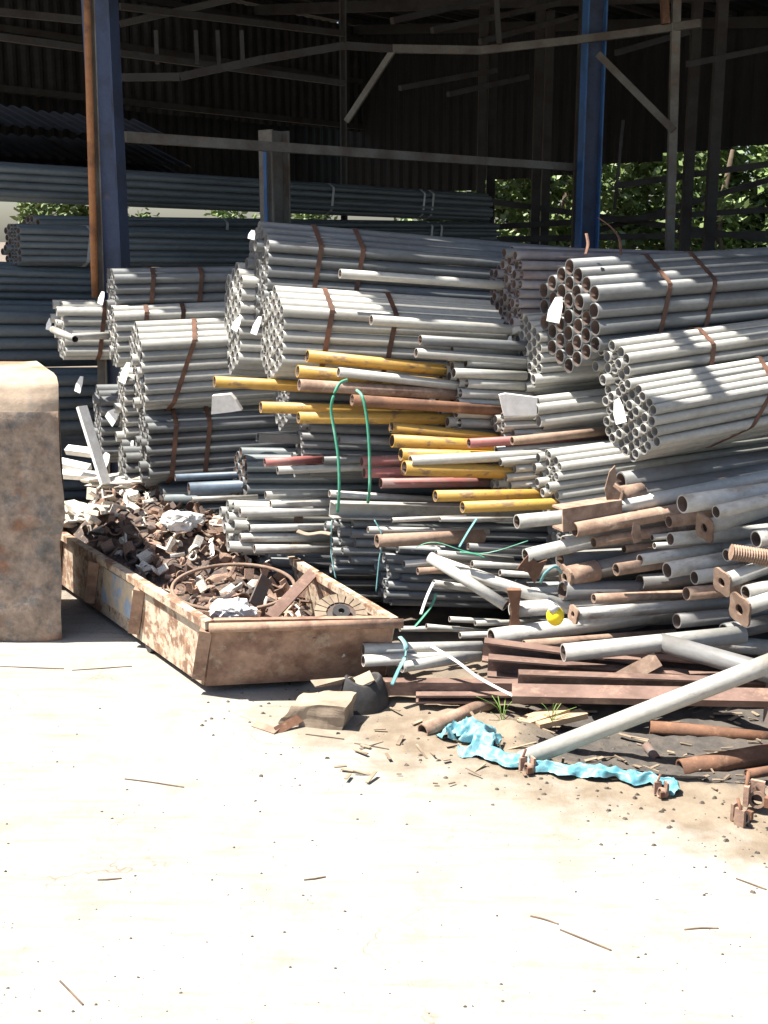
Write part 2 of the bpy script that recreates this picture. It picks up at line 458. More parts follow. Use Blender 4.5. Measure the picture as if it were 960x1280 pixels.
# ------------------------------------------------------------------ shed
I4 = Matrix.Identity(4)
U = Vector((math.cos(R(50)), math.sin(R(50)), 0)); V = Vector((-U.y, U.x, 0))
C0 = Vector((-1.42, 6.6, 0))
def uv(u, v, z=0): return C0 + U*u + V*v + Vector((0, 0, z))
shed = empty('open_shed', C0)
tag(shed, 'dark open sided steel shed with corrugated sheets and blue columns', 'shed')
def beam(p0, p1, w, h, mat, name, parent=shed, roll=0.0):
    ax = p1 - p0
    return MB().box(0, ax.length, -w/2, w/2, -h/2, h/2).build(name, mat, parent, frame(p0, ax, roll))
def angle_iron(p0, p1, w, mat, name, parent=shed, roll=0.0, t=.006):
    ax = p1 - p0
    mb = MB().prism([(0,0),(w,0),(w,t),(t,t),(t,w),(0,w)], 0, ax.length)
    return mb.build(name, mat, parent, frame(p0, ax, roll))
def h_column(px, ytop, ybot, Y, w, d, mat, name, facing=0.0, ztop=4.1):
    b = P(px, ybot, Y); p0 = Vector((b.x, b.y, 0)); 
    t = .012
    mb = MB()
    mb.box(0, ztop, -d/2, d/2, -w/2, -w/2+t).box(0, ztop, -d/2, d/2, w/2-t, w/2)
    wb = MB().box(0, ztop, -t/2, t/2, -w/2+t, w/2-t)
    m = Matrix.Translation(p0) @ Matrix.Rotation(facing, 4, 'Z') @ Matrix.Rotation(-math.pi/2, 4, 'Y')
    c = mb.build(name, mat, shed, m)
    wb.build('web', DARKIN if mat is BLUEB else mat, c, m)
    MB().box(0, .015, -d*.7, d*.7, -w*.7, w*.7).build('base_plate', RUST, c, m)
    return c
def corrugated(name, p0, du, dv, pitch, amp, mat, parent, nrm):
    """sheet spanned by du (along the ribs) and dv (across), ribs displaced along nrm"""
    n = max(2, int(dv.length / pitch * 4))
    vs, fs = [], []
    for i in range(n+1):
        q = p0 + dv*(i/n) + nrm * (amp*(1 if i % 4 in (0, 1) else -1))
        vs += [q, q + du]
    for i in range(n): fs.append((2*i, 2*i+1, 2*i+3, 2*i+2))
    return link(name, mesh_of(name, vs, fs, mat), parent, I4)

# roof: sheets running down the shed, front edge slanting across
E0 = Vector((-2.6, 5.86, 0)); ED = Vector((1, -.441, 0)).normalized()
EN = Vector((-ED.y, ED.x, 0))
EDGE = [(-9, 8.9), (-2.6, 5.98), (-1.95, 5.45), (-1.6, 5.1), (-1.2, 5.0), (-.9, 4.99), (-.6, 4.99), (-.3, 4.93), (.1, 4.78), (1, 4.35), (7, 1.6)]
def edge_y(x):
    for (xa, ya), (xb, yb) in zip(EDGE, EDGE[1:]):
        if x <= xb: return ya + (yb-ya)*(x-xa)/(xb-xa)
    return EDGE[-1][1]
def u_edge(v):
    u = -9.0
    while u < 9:
        q = uv(u, v)
        if q.y > edge_y(q.x): return u
        u += .02
    return u
def roof_z(v): return 4.0 + .08*max(0, v) + .01*v
v = -5.4
while v < 7.4:
    u0 = max(u_edge(v), u_edge(v+.42))
    a = uv(u0, v, roof_z(v)); b_ = uv(9.3, v, roof_z(v))
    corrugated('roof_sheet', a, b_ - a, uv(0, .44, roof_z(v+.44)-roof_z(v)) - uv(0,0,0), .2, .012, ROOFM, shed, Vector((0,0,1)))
    v += .425
for u in (1.2, 3.2, 5.2, 7.2, 9.1):       # rafters across
    for (va, vb) in ((-5.2, 0), (0, 6.6)):
        if u > u_edge(va): beam(uv(u, va, roof_z(va)-.14), uv(u, vb, roof_z(vb)-.14), .06, .12, SHEDDK, 'rafter')
for v in [-4.6 + .9*i for i in range(13)]:
    beam(uv(max(u_edge(v)+.15, -4), v, roof_z(v)-.045), uv(9.25, v, roof_z(v)-.045), .04, .06, SHEDDK, 'purlin')
# side wall sheets, hung under the roof with a gap of daylight above
u = -6.0
while u < 9.1:
    z0 = 3.08 + rnd.uniform(-.03, .03)
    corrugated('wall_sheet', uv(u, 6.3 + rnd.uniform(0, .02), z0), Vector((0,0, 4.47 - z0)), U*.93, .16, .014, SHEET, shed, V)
    u += .92
u = -6.0
while u < 9.1:
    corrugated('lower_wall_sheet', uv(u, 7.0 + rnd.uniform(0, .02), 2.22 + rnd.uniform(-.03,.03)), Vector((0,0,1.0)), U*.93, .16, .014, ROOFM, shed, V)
    u += .92
for (z, dv) in ((3.15, -.04), (3.75, -.04), (4.3, -.04)):
    beam(uv(-6, 6.3+dv, z), uv(9.2, 6.3+dv, z), .05, .07, SHEDDK, 'wall_rail')
# end wall at the far end, ragged lower edge
for i in range(14):
    vv = -5.2 + .85*i
    zb = 2.7 - .10*vv - rnd.uniform(0, .1)
    corrugated('end_wall_sheet', uv(9.2, vv, zb), Vector((0,0, roof_z(vv)+.12 - zb)), V*.87, .16, .014, ROOFM, shed, U)
# lower lean-to sheets hanging beside the side wall, layered
for i, (z0, z1, vv) in enumerate(((2.72, 3.02, 5.9), (2.42, 2.74, 5.7), (2.2, 2.45, 5.5))):
    for k in range(7):
        corrugated('lean_to_sheet', uv(-5 + 1.5*k, vv, z0 + rnd.uniform(0,.03)), V*.75 + Vector((0,0,.28)), U*1.52, .16, .014, SHEET, shed, Vector((0,0,1)))
# added sheet and arms, out of view, shaped to shade the scaffold tubes
q = [Vector((-1.25, 4.14, 4.0)), Vector((-.66, 4.5, 4.0))]
n_ = 24
vs = []
for i in range(n_+1):
    e = q[0].lerp(q[1], i/n_) + Vector((0,0,.012 if i % 4 in (0,1) else -.012)); vs += [e, Vector((3.2, e.y, e.z))]
link('added_shade_sheet', mesh_of('added_shade_sheet', vs, [(2*i, 2*i+1, 2*i+3, 2*i+2) for i in range(n_)], ROOFM), shed, I4)
for x in (-.3, 1.0, 2.4): beam(Vector((x, 4.2, 4.06)), Vector((x, 5.9, 4.08)), .05, .07, SHEDDK, 'added_sheet_arm')
# columns
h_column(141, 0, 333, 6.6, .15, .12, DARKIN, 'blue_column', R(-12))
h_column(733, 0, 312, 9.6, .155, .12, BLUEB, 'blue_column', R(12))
p = P(722, 300, 9.45)
h_column(345, 190, 300, 8.0, .16, .12, SHEDST, 'short_post', R(50), ztop=2.28)
beam(Vector((P(331,240,7.9).x, 7.9, 0)), P(331,188,7.9), .02, .035, BLUEB, 'post_flange')
h_column(430, 0, 232, 11.0, .06, .06, SHEDDK, 'back_column', 0)
# main tie beam between the columns
a = P(155, 171, 6.75); b_ = P(716, 209, 9.7)
c = beam(a, b_, .05, .055, SHEDST, 'tie_beam'); 
# pole, brace and head beams at the right
pb = P(843, 312, 9.2)
beam(Vector((pb.x, pb.y, 0)), P(847, -60, 9.2), .06, .06, SHEDST, 'pole')
beam(P(748, 68, 9.3), P(842, 163, 9.1), .055, .05, SHEDST, 'brace')
pts = [P(150, 97, 8.6), P(225, 96, 8.6), P(330, 74, 8.7), P(430, 57, 8.9), P(490, 61, 9), P(600, 63, 9.2), P(720, 50, 9.4), P(800, 40, 9.3), P(876, 29, 9.1)]
for i in range(4): beam(pts[i], pts[i+1], .035, .05, SHEDDK, 'bowed_rail')
for i in range(4, 8): beam(pts[i], pts[i+1], .04, .055, SHEDST, 'bowed_rail')
beam(P(433, 152, 9.1), P(492, 62, 9.0), .03, .04, SHEDST, 'brace')
beam(P(832, 30, 9.15), P(828, -40, 9.15), .05, .07, RUST, 'hanger')
for x in (195, 245, 272, 302): beam(P(x, 38, 9.4), P(x+2, 80, 9.4), .03, .03, SHEDDK, 'stud')
for (q, s_, Y0, Y1) in (((-10, 45), (430, 104), 8.4, 10.5), ((150, 8), (430, 42), 9, 10.2), ((-10, 14), (110, 26), 8, 8.4), ((490, 26), (640, -8), 9, 10),
                        ((540, 38), (700, 4), 10, 11), ((600, 52), (720, 20), 10.5, 11.5), ((500, 110), (620, 88), 11, 12), ((560, 118), (660, 96), 11.5, 12.5),
                        ((150, 30), (420, -30), 9.5, 10), ((620, -10), (624, 55), 9.2, 9.2), ((860, 80), (960, 60), 9.5, 11), ((770, 66), (860, 40), 10, 10.5)):
    beam(P(*q, Y0), P(*s_, Y1), .035, .045, SHEDDK, 'truss_member')
for x, y0, Y in ((600, 262, 13.5), (612, 262, 13.6), (668, 250, 13.2), (680, 255, 13.8), (856, 200, 12), (886, 190, 11.2), (720, 200, 12.5)):
    b2 = P(x, 300, Y); beam(Vector((b2.x, Y, 0)), Vector((b2.x, Y, 4)), .09, .09, SHEDDK, 'back_column')
for (q, s_, Y) in (((600, 285), (960, 262), 13), ((600, 250), (960, 300), 13.2), ((770, 232), (960, 205), 12), ((590, 300), (960, 292), 12.6), ((740, 290), (960, 225), 13.4)):
    beam(P(*q, Y), P(*s_, Y+.3), .05, .06, SHEDDK, 'side_rail')
# rusty pipe and angle iron standing against the left column
pb = P(122, 372, 6.35); pipe('tall rusty pipe standing upright beside the left blue column', 119, 372, 107, -60, 6.35, 9, RUSTO, Y1=6.35)
rp = bpy.data.objects['loose_pipe']; rp.name = 'upright_pipe'
q0, q1 = P(124, 370, 6.4), P(115, -60, 6.4)
rp2 = angle_iron(q0 - Vector((0,0,1.3)), q1, .045, SHEDST, 'angle_iron', None, R(200))
tag(rp2, 'pale angle iron upright between the rusty pipe and the left blue column', 'angle iron')
o = pipe('thin dark rod rising behind the pipes right of the blue post', 768, 262, 779, 150, 9.0, 4, SHEDDK, Y1=9.0, ext=.0)
o.name = 'thin_rod'

# ------------------------------------------------------------------ trees behind the shed
def leaf_crown(n, rx, ry, rz, seed, size):
    rr = random.Random(seed); vs, fs = [], []
    clumps = []
    for _ in range(34):
        w = rr.uniform(0, 6.28); zz = rr.uniform(-1, 1); k = rr.uniform(.45, 1.0)
        s = math.sqrt(max(0, 1-zz*zz))
        clumps.append((Vector((rx*k*s*math.cos(w), ry*k*s*math.sin(w), rz*k*zz)), rr.uniform(.22, .5)))
    for _ in range(n):
        c, cr = rr.choice(clumps)
        d = Vector((rr.gauss(0,1), rr.gauss(0,1), rr.gauss(0,1))); d.normalize()
        q = c + d * cr * rr.uniform(.3, 1)
        a = Vector((rr.uniform(-1,1), rr.uniform(-1,1), rr.uniform(-.6,.6))).normalized()
        b = a.cross(Vector((rr.uniform(-1,1), rr.uniform(-1,1), rr.uniform(-1,1)))).normalized()
        s = size * rr.uniform(.6, 1.4); i = len(vs)
        vs += [q - a*s, q + b*s*.45, q + a*s, q - b*s*.45]; fs.append((i, i+1, i+2, i+3))
    return vs, fs
crowns = [mesh_of('crown', *leaf_crown(5200, 1.7, 1.5, 2.1, 11+i, .075), [LEAF, LEAFD, LEAF][i]) for i in range(3)]
TREES = [(640, 19.5, 1.7, 'bright green leafy tree behind the two thin far posts'), (650, 18.6, 2.2, 'pale green leafy tree seen left of the right blue post'),
         (705, 17.8, 1.6, 'green bush seen just behind the right blue post'), (770, 17.2, 2.2, 'leafy tree between the right blue post and the grey pole'),
         (835, 18.4, 2.3, 'leafy tree straight behind the grey pole'), (900, 17.0, 2.1, 'bright leafy tree right of the grey pole'),
         (965, 17.6, 2.3, 'leafy tree at the right edge behind the shed'), (1040, 18.2, 2.2, 'leafy tree just beyond the right edge of the shed'),
         (330, 24, 1.4, 'green bush glimpsed low through the gap between far pipe stacks'), (90, 19, 1.3, 'green bush glimpsed through the gap left of the blue column')]
for i, (px, Y, zc, lab) in enumerate(TREES):
    base = P(px, 300, Y); base.z = 0
    t = empty('leafy_tree', base); tag(t, lab, 'tree', 'trees beyond the shed')
    c = link('crown', crowns[i % 3], t, Matrix.Translation(base + Vector((0,0,zc))) @ Matrix.Rotation(i*1.3, 4, 'Z'))
    vs, fs = sweep([base, base + Vector((.08,.0,.8)), base + Vector((-.05,.05,1.7)), base + Vector((.1,0,2.8))], [.11,.09,.07,.03], 7)
    link('trunk', mesh_of('trunk', vs, fs, BARK, True), t, I4)

# ------------------------------------------------------------------ far pipe stacks in the shed
FY = R(46)
def far(label, cx, cy, Y, dx, dy, D, cols, mat=BLUEG, length=5.2, straps=(), **k):
    return bundle(label, cx, cy, Y, dx, dy, D, cols, mat, length, straps, yaw=FY, strap_mat=PALESTRAP, group='pipe stacks at the back of the shed', sw=.012, **k)
far('long dark grey pipe bundle topmost in the back of the shed', -60, 224, 8.0, 585, 259, .05, [4,5,5,5,5,4], straps=(402, 516, 527), length=5.35)
far('dark pipe bundle under the topmost far bundle, ends right of the short post', 40, 288, 8.3, 600, 292, .05, [3,4,4,4,3], straps=(272, 528, 540), length=4.9)
far('far bundle with its pale pipe ends showing left of the rusty upright pipe', 16, 306, 7.5, 330, 312, .042, [5,6,6,6,5], straps=(102, 306), length=4.4)
far('far bundle of thin blue grey pipes below the pale pipe ends', -70, 358, 7.2, 300, 366, .045, [5,6,7,6,5], length=4.5)
far('far bundle of thicker blue pipes just above the weathered tank', -70, 420, 7.0, 300, 420, .075, [4,5,5,4], length=4.5)
far('far bundle of thick blue pipes seen right of the weathered tank', -60, 506, 6.9, 300, 496, .07, [5,6,6,5], length=4.2)
far('lowest far bundle of dark pipes half hidden behind the bin scrap', -60, 600, 6.9, 300, 590, .07, [4,5,5,4], length=4.2)

# ------------------------------------------------------------------ left row of bundles
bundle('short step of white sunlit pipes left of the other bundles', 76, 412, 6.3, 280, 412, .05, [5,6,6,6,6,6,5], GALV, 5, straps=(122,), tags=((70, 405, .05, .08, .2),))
bundle('upper left bundle with two rusty straps, blue in the shade', 139, 361, 6.05, 282, 358, .05, [3,4,4,4,4,3], GALVSHADE, 5.5, straps=(184, 243))
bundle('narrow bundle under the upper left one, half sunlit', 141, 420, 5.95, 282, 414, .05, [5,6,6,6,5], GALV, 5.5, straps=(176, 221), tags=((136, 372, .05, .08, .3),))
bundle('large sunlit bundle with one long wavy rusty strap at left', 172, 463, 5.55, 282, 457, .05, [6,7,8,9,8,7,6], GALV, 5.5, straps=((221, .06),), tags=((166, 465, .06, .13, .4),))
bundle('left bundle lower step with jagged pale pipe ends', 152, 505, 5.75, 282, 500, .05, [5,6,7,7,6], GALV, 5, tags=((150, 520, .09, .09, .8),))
bundle('dark grey bundle with two dark straps above the bin', 180, 560, 5.5, 330, 551, .052, [5,6,7,6,5], GALVSHADE, 5, straps=(211, 252), tags=((172, 562, .05, .12, .2),))
bundle('leftmost low bundle with pipe ends behind the leaning white plank', 122, 530, 6.0, 282, 525, .05, [6,7,8,7,6], GALVSHADE, 5, tags=((108, 480, .06, .11, .3),))
bundle('low bundle with pale ends just above the scrap in the bin', 152, 588, 5.65, 282, 584, .05, [4,5,6,5,4], GALVSHADE, 4.5, tags=((140, 575, .08, .1, .5),))
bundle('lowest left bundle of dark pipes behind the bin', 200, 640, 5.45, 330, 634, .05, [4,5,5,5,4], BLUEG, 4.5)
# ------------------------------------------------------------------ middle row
bundle('middle top bundle with two rusty straps, mostly in shade', 322, 338, 5.38, 620, 358, .053, [5,6,7,8,7,6,5], GALVSHADE, 6, straps=(381, 432), tags=((325, 294, .05, .05, .2),))
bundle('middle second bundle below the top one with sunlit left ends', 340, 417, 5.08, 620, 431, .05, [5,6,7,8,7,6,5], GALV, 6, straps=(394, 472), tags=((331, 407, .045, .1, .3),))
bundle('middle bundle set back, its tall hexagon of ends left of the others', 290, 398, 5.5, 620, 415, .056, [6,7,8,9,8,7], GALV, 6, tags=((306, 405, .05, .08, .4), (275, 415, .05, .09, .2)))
bundle('middle lower bundle under the yellow pipes', 352, 497, 5.3, 620, 506, .05, [4,5,6,5,4], GALVSHADE, 6)
bundle('shaded bundle of thin square-set tubes with small pale ends', 378, 558, 5.05, 500, 562, .034, [6,7,8,7,6], GALVSHADE, 5, jit=.03)
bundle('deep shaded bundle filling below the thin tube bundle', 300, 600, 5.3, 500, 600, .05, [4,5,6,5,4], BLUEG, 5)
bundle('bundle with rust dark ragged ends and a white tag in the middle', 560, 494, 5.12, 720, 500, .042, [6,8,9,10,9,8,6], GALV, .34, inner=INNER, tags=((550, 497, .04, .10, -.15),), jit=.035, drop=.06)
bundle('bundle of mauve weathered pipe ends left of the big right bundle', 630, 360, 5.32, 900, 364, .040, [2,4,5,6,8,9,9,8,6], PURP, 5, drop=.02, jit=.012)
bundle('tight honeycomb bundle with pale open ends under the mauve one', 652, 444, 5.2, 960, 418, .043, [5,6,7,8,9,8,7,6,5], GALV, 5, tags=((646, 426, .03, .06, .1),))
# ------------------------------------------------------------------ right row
bundle('big right bundle of wide pipes with rust red open ends', 711, 396, 4.92, 960, 375, .066, [4,5,6,7,6,5,4], GALVSHADE, 6, inner=INNER, straps=((790, .05), (845, .05)), tags=((704, 386, .075, .13, .25),), jit=.005, yaw=R(27))
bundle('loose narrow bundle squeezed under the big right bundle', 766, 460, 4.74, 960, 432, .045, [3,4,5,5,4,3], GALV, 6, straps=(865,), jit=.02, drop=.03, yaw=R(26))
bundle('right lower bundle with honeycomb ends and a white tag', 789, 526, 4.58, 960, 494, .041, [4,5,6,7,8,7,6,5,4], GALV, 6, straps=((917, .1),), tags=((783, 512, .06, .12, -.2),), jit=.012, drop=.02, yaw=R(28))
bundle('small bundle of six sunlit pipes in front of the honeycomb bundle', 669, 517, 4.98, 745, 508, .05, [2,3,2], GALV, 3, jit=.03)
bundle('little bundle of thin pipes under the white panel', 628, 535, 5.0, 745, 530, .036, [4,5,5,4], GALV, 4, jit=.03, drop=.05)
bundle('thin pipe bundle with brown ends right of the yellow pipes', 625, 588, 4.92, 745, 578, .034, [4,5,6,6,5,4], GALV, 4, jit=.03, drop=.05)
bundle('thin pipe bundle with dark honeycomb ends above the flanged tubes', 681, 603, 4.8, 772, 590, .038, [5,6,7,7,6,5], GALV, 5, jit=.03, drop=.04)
bundle('shaded bundle low behind the loose scaffold tubes', 700, 690, 4.75, 960, 665, .05, [4,5,6,5,4], GALVSHADE, 5)
bundle('lower shaded bundle behind the loose scaffold tubes', 650, 770, 4.72, 960, 760, .05, [5,6,6,5], GALVSHADE, 5)
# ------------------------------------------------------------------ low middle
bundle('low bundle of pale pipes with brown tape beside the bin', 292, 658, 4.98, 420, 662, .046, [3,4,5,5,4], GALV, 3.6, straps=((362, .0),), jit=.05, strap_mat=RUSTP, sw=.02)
bundle('low shaded bundle under the taped pale pipes', 330, 718, 4.95, 480, 720, .046, [4,5,5,4], GALVSHADE, 3.6)
bundle('low bundle with glinting ragged ends under the white channel', 425, 678, 4.76, 600, 682, .036, [4,6,7,7,6,4], GALVSHADE, 4, jit=.04, drop=.06)
bundle('lowest bundle with glinting ends right of the bin corner', 483, 716, 4.68, 620, 722, .036, [4,6,7,7,5], GALVSHADE, 4, jit=.04, drop=.06)
# ------------------------------------------------------------------ loose pipes lying on the bundles
pipe('single pale pipe resting on the shaded middle top bundle', 425, 342, 618, 356, 5.05, 12, GALV, ext=.6)
pipe('second single pale pipe resting on the middle second bundle', 464, 400, 622, 411, 4.98, 13, GALV, ext=.5)
pipe('grey pipe with open end above the ragged rust bundle', 525, 425, 640, 432, 5.0, 13, GALVSHADE, ext=.5)
pipe('pale pipe just under it above the ragged rust bundle', 520, 441, 640, 450, 4.98, 12, GALV, ext=.5)
pipe('long pipe lying on top of the mauve weathered bundle', 630, 316, 790, 321, 5.25, 12, GALVSHADE, ext=2)
pipe('short white pipe poking out left of the white stepped bundle', 90, 421, 145, 419, 5.9, 9, WHITE, Y1=6.1)
pipe('white pipe stub with dark open end left of the stepped bundle', 94, 424, 66, 412, 5.75, 9, WHITE, Y1=6.0)
# yellow pipes
yl = [('topmost long yellow pipe under the middle second bundle', 384, 445, 548, 462, 4.92, 14, YELL, .7),
      ('yellow pipe lying second below the topmost yellow one', 372, 464, 470, 473, 4.86, 14, YELL, .9),
      ('pale unpainted pipe between the yellow pipes', 423, 465, 552, 480, 4.88, 11, GALV, .6),
      ('yellow pipe sticking out furthest left, at the lit bundle end', 268, 477, 378, 483, 4.95, 13, YELL, .5),
      ('long rusty pipe under the yellow ones, passing behind the green hose', 374, 481, 552, 492, 4.82, 13, RUSTP, .4),
      ('shaded yellow pipe below the long rusty pipe', 326, 509, 545, 516, 4.88, 13, YELL, .4),
      ('lower shaded yellow pipe in line with the green hose top', 373, 522, 545, 524, 4.84, 13, YELL, .4),
      ('brown rusty pipe in shade right of the green hose top', 440, 500, 552, 508, 4.8, 13, RUST, .4),
      ('small yellow pipe end under the ragged rust bundle', 489, 534, 552, 541, 4.85, 13, YELL, .5),
      ('bright yellow pipe lowest left of the red pipe', 490, 551, 600, 557, 4.8, 15, YELL, .5),
      ('yellow pipe under the bright yellow one', 501, 568, 606, 571, 4.76, 14, YELL, .5),
      ('double end yellow pipe beneath, pale on its top', 505, 585, 612, 589, 4.72, 17, YELL, .5),
      ('pale pipe lying along the yellow double end pipe', 513, 576, 640, 570, 4.72, 12, GALV, .6),
      ('yellow pipe stub above the white channel', 544, 620, 616, 619, 4.66, 13, YELL, .5),
      ('yellow pipe stub right end of the white channel', 578, 634, 662, 631, 4.6, 13, YELL, .6)]
for lab, x0, y0, x1, y1, Y, d, mt, ex in yl: pipe(lab, x0, y0, x1, y1, Y, d*1.12, mt, ext=ex)
pipe('red and white pipe end right of the bright yellow pipe', 586, 554, 640, 551, 4.85, 12, REDP, ext=.5)
pipe('brown pipe in line with the red and white pipe end', 640, 551, 690, 546, 4.83, 11, RUSTP, ext=.3)
pipe('red tipped pipe left of the green hose', 331, 578, 405, 574, 4.9, 11, REDP, ext=0)
pipe('grey pipe in line behind the red tipped pipe', 404, 575, 500, 573, 4.92, 10, GALVSHADE, ext=.4)
pipe('white ended pipe under the red tipped pipe', 347, 588, 470, 583, 4.86, 10, GALV, ext=.4)
pipe('dark red pipe behind the right green hose', 452, 577, 520, 574, 4.9, 13, REDP, ext=.5)
pipe('dark red pipe lower behind the right green hose', 455, 591, 520, 590, 4.87, 13, REDP, ext=.5)
pipe('dark red pipe lowest under the yellow double end', 476, 604, 560, 603, 4.84, 13, REDP, ext=.5)
pipe('blue grey pipe with white end above the bin scrap', 219, 597, 330, 592, 5.25, 9, TARP, ext=.8)
pipe('thick dark blue pipe low above the bin scrap', 236, 611, 340, 606, 5.2, 16, TARP, ext=.8)
pipe('flat grey square tube in shade left of the thin tube bundle', 322, 547, 376, 549, 4.98, 13, GALVSHADE, ext=.2, square=True, aspect=.8)
pipe('short pale pipe with cut end between the two green hoses', 424, 549, 480, 552, 4.88, 9, GALVSHADE, ext=.3)
for i, (x0, y0, x1, y1, d, Y, mt, lab) in enumerate([
    (332, 619, 420, 617, 10, 4.95, GALV, 'pale pipe lying flat above the taped bundle'),
    (338, 630, 412, 628, 10, 4.92, WHITE, 'white pipe second above the taped bundle'),
    (412, 617, 545, 625, 9, 4.86, WHITE, 'white pipe behind the white channel at the hose foot'),
    (300, 640, 418, 640, 12, 4.86, WHITE, 'topmost sunlit pipe of the taped pile beside the bin'),
    (312, 660, 420, 658, 10, 4.85, WHITE, 'second sunlit pipe lying on the taped pile'),
    (300, 672, 370, 672, 11, 4.83, WHITE, 'third sunlit pipe lying on the taped pile'),
    (318, 686, 385, 686, 11, 4.8, WHITE, 'lowest sunlit pipe lying on the taped pile'),
    (490, 650, 540, 648, 6, 4.62, WHITE, 'thin white tube under the white channel'),
    (550, 649, 600, 649, 6, 4.6, WHITE, 'short thin white tube under the yellow stub'),
    (460, 662, 570, 664, 8, 4.6, WHITE, 'pale thin tube above the rusty open pipe'),
    (505, 705, 550, 702, 9, 4.56, WHITE, 'short white tube end under the green string'),
    (522, 714, 556, 712, 9, 4.52, RUSTP, 'short rusty tube end beside the crossed poles'),
    (585, 683, 720, 692, 9, 4.6, GREYT, 'grey tube with open end behind the crossed poles'),
    (545, 692, 600, 697, 10, 4.58, GALV, 'pale tube stub above the crossed poles'),
    (590, 705, 655, 708, 9, 4.55, WHITE, 'white tube left of the rusty spiked plate'),
    (625, 716, 700, 722, 8, 4.52, WHITE, 'thin white tube under the rusty spiked plate'),
    (542, 729, 570, 733, 9, 4.5, WHITE, 'bent white tube end above the green ribbon'),
    (562, 774, 600, 776, 7, 4.35, WHITE, 'little white tube lying in the dark hollow'),
    (594, 779, 640, 778, 7, 4.33, GALV, 'little grey tube lying in the dark hollow'),
    (500, 786, 530, 786, 7, 4.3, WHITE, 'short white tube beside the bin corner'),
    (533, 783, 575, 787, 7, 4.32, GALV, 'grey tube lying behind the twin pale tubes'),
    (575, 794, 650, 792, 8, 4.28, WHITE, 'pale tube with dark end above the brown channel'),
    ]): pipe(lab, x0, y0, x1, y1, Y, d, mt, ext=.15)
pipe('rusty open ended pipe pointing left beside the crossed poles', 471, 676, 562, 672, 4.55, 17, RUSTP, ext=.15, wall=.005)
# white channel
p0 = P(415, 637, 4.68); p1 = along(p0, 600, 641, YAW)
mb = MB().prism([(-.03,-.032),(.03,-.032),(.03,-.027),(-.025,-.027),(-.025,.027),(.03,.027),(.03,.032),(-.03,.032)], 0, (p1-p0).length+.35)
tag(mb.build('steel_channel', WHITE, None, frame(p0, p1-p0, math.pi)), 'long pale grey steel channel under the yellow pipes', 'channel')

# ------------------------------------------------------------------ scaffold tubes
def flange(parent, p, ax, size, mat=RUSTP, roll=0.0, hole=.3, t=.009):
    """square base plate with lobed corners, centre hole and four bolt holes read as notches"""
    n = 32; vs, fs = [], []
    for x in (-t/2, t/2):
        for ring in (0, 1):
            for k in range(n):
                w = 2*math.pi*k/n + math.pi/4
                if ring == 0:
                    c = abs(math.cos(2*(w - math.pi/4)))            # 1 at the corners
                    rr = size*(.42 + .12*(1-abs(math.sin(2*(w-math.pi/4)))**.8 if False else c**2))
                else: rr = size*hole*.55
                vs.append((x, rr*math.cos(w), rr*math.sin(w)))
    for k in range(n):
        j = (k+1) % n
        fs += [(k, j, n+j, n+k), (2*n+k, 3*n+k, 3*n+j, 2*n+j), (k, 2*n+k, 2*n+j, j), (n+k, n+j, 3*n+j, 3*n+k)]
    me = mesh_of('flange_plate', vs, fs, mat)
    return link('flange_plate', me, parent, frame(p, ax, roll))
def scaffold(label, x0, y0, x1, y1, Y0, d, mat, ext=0.0, yaw=YAW, plate=0, Y1=None, plate_at=0, group='loose scaffold tubes on the heap', roll=.2, collar=0):
    p0 = P(x0, y0, Y0)
    p1 = P(x1, y1, Y1) if Y1 is not None else along(p0, x1, y1, yaw)
    ax = (p1-p0); L = ax.length + ext; axn = ax.normalized(); r = d/2/scale_at(p0)
    root = empty('scaffold_tube', p0); tag(root, label, 'scaffold tube', group)
    link('tube', tube_mesh(r, L, mat, r*.16, 20), root, frame(p0, ax, rnd.uniform(0, 6)))
    if plate: flange(root, p0 + axn*plate_at, axn, plate, roll=roll)
    if collar:
        link('collar', tube_mesh(r*1.18, collar, RUSTP, r*.3, 20), root, frame(p0 - axn*.002, ax))
    return root
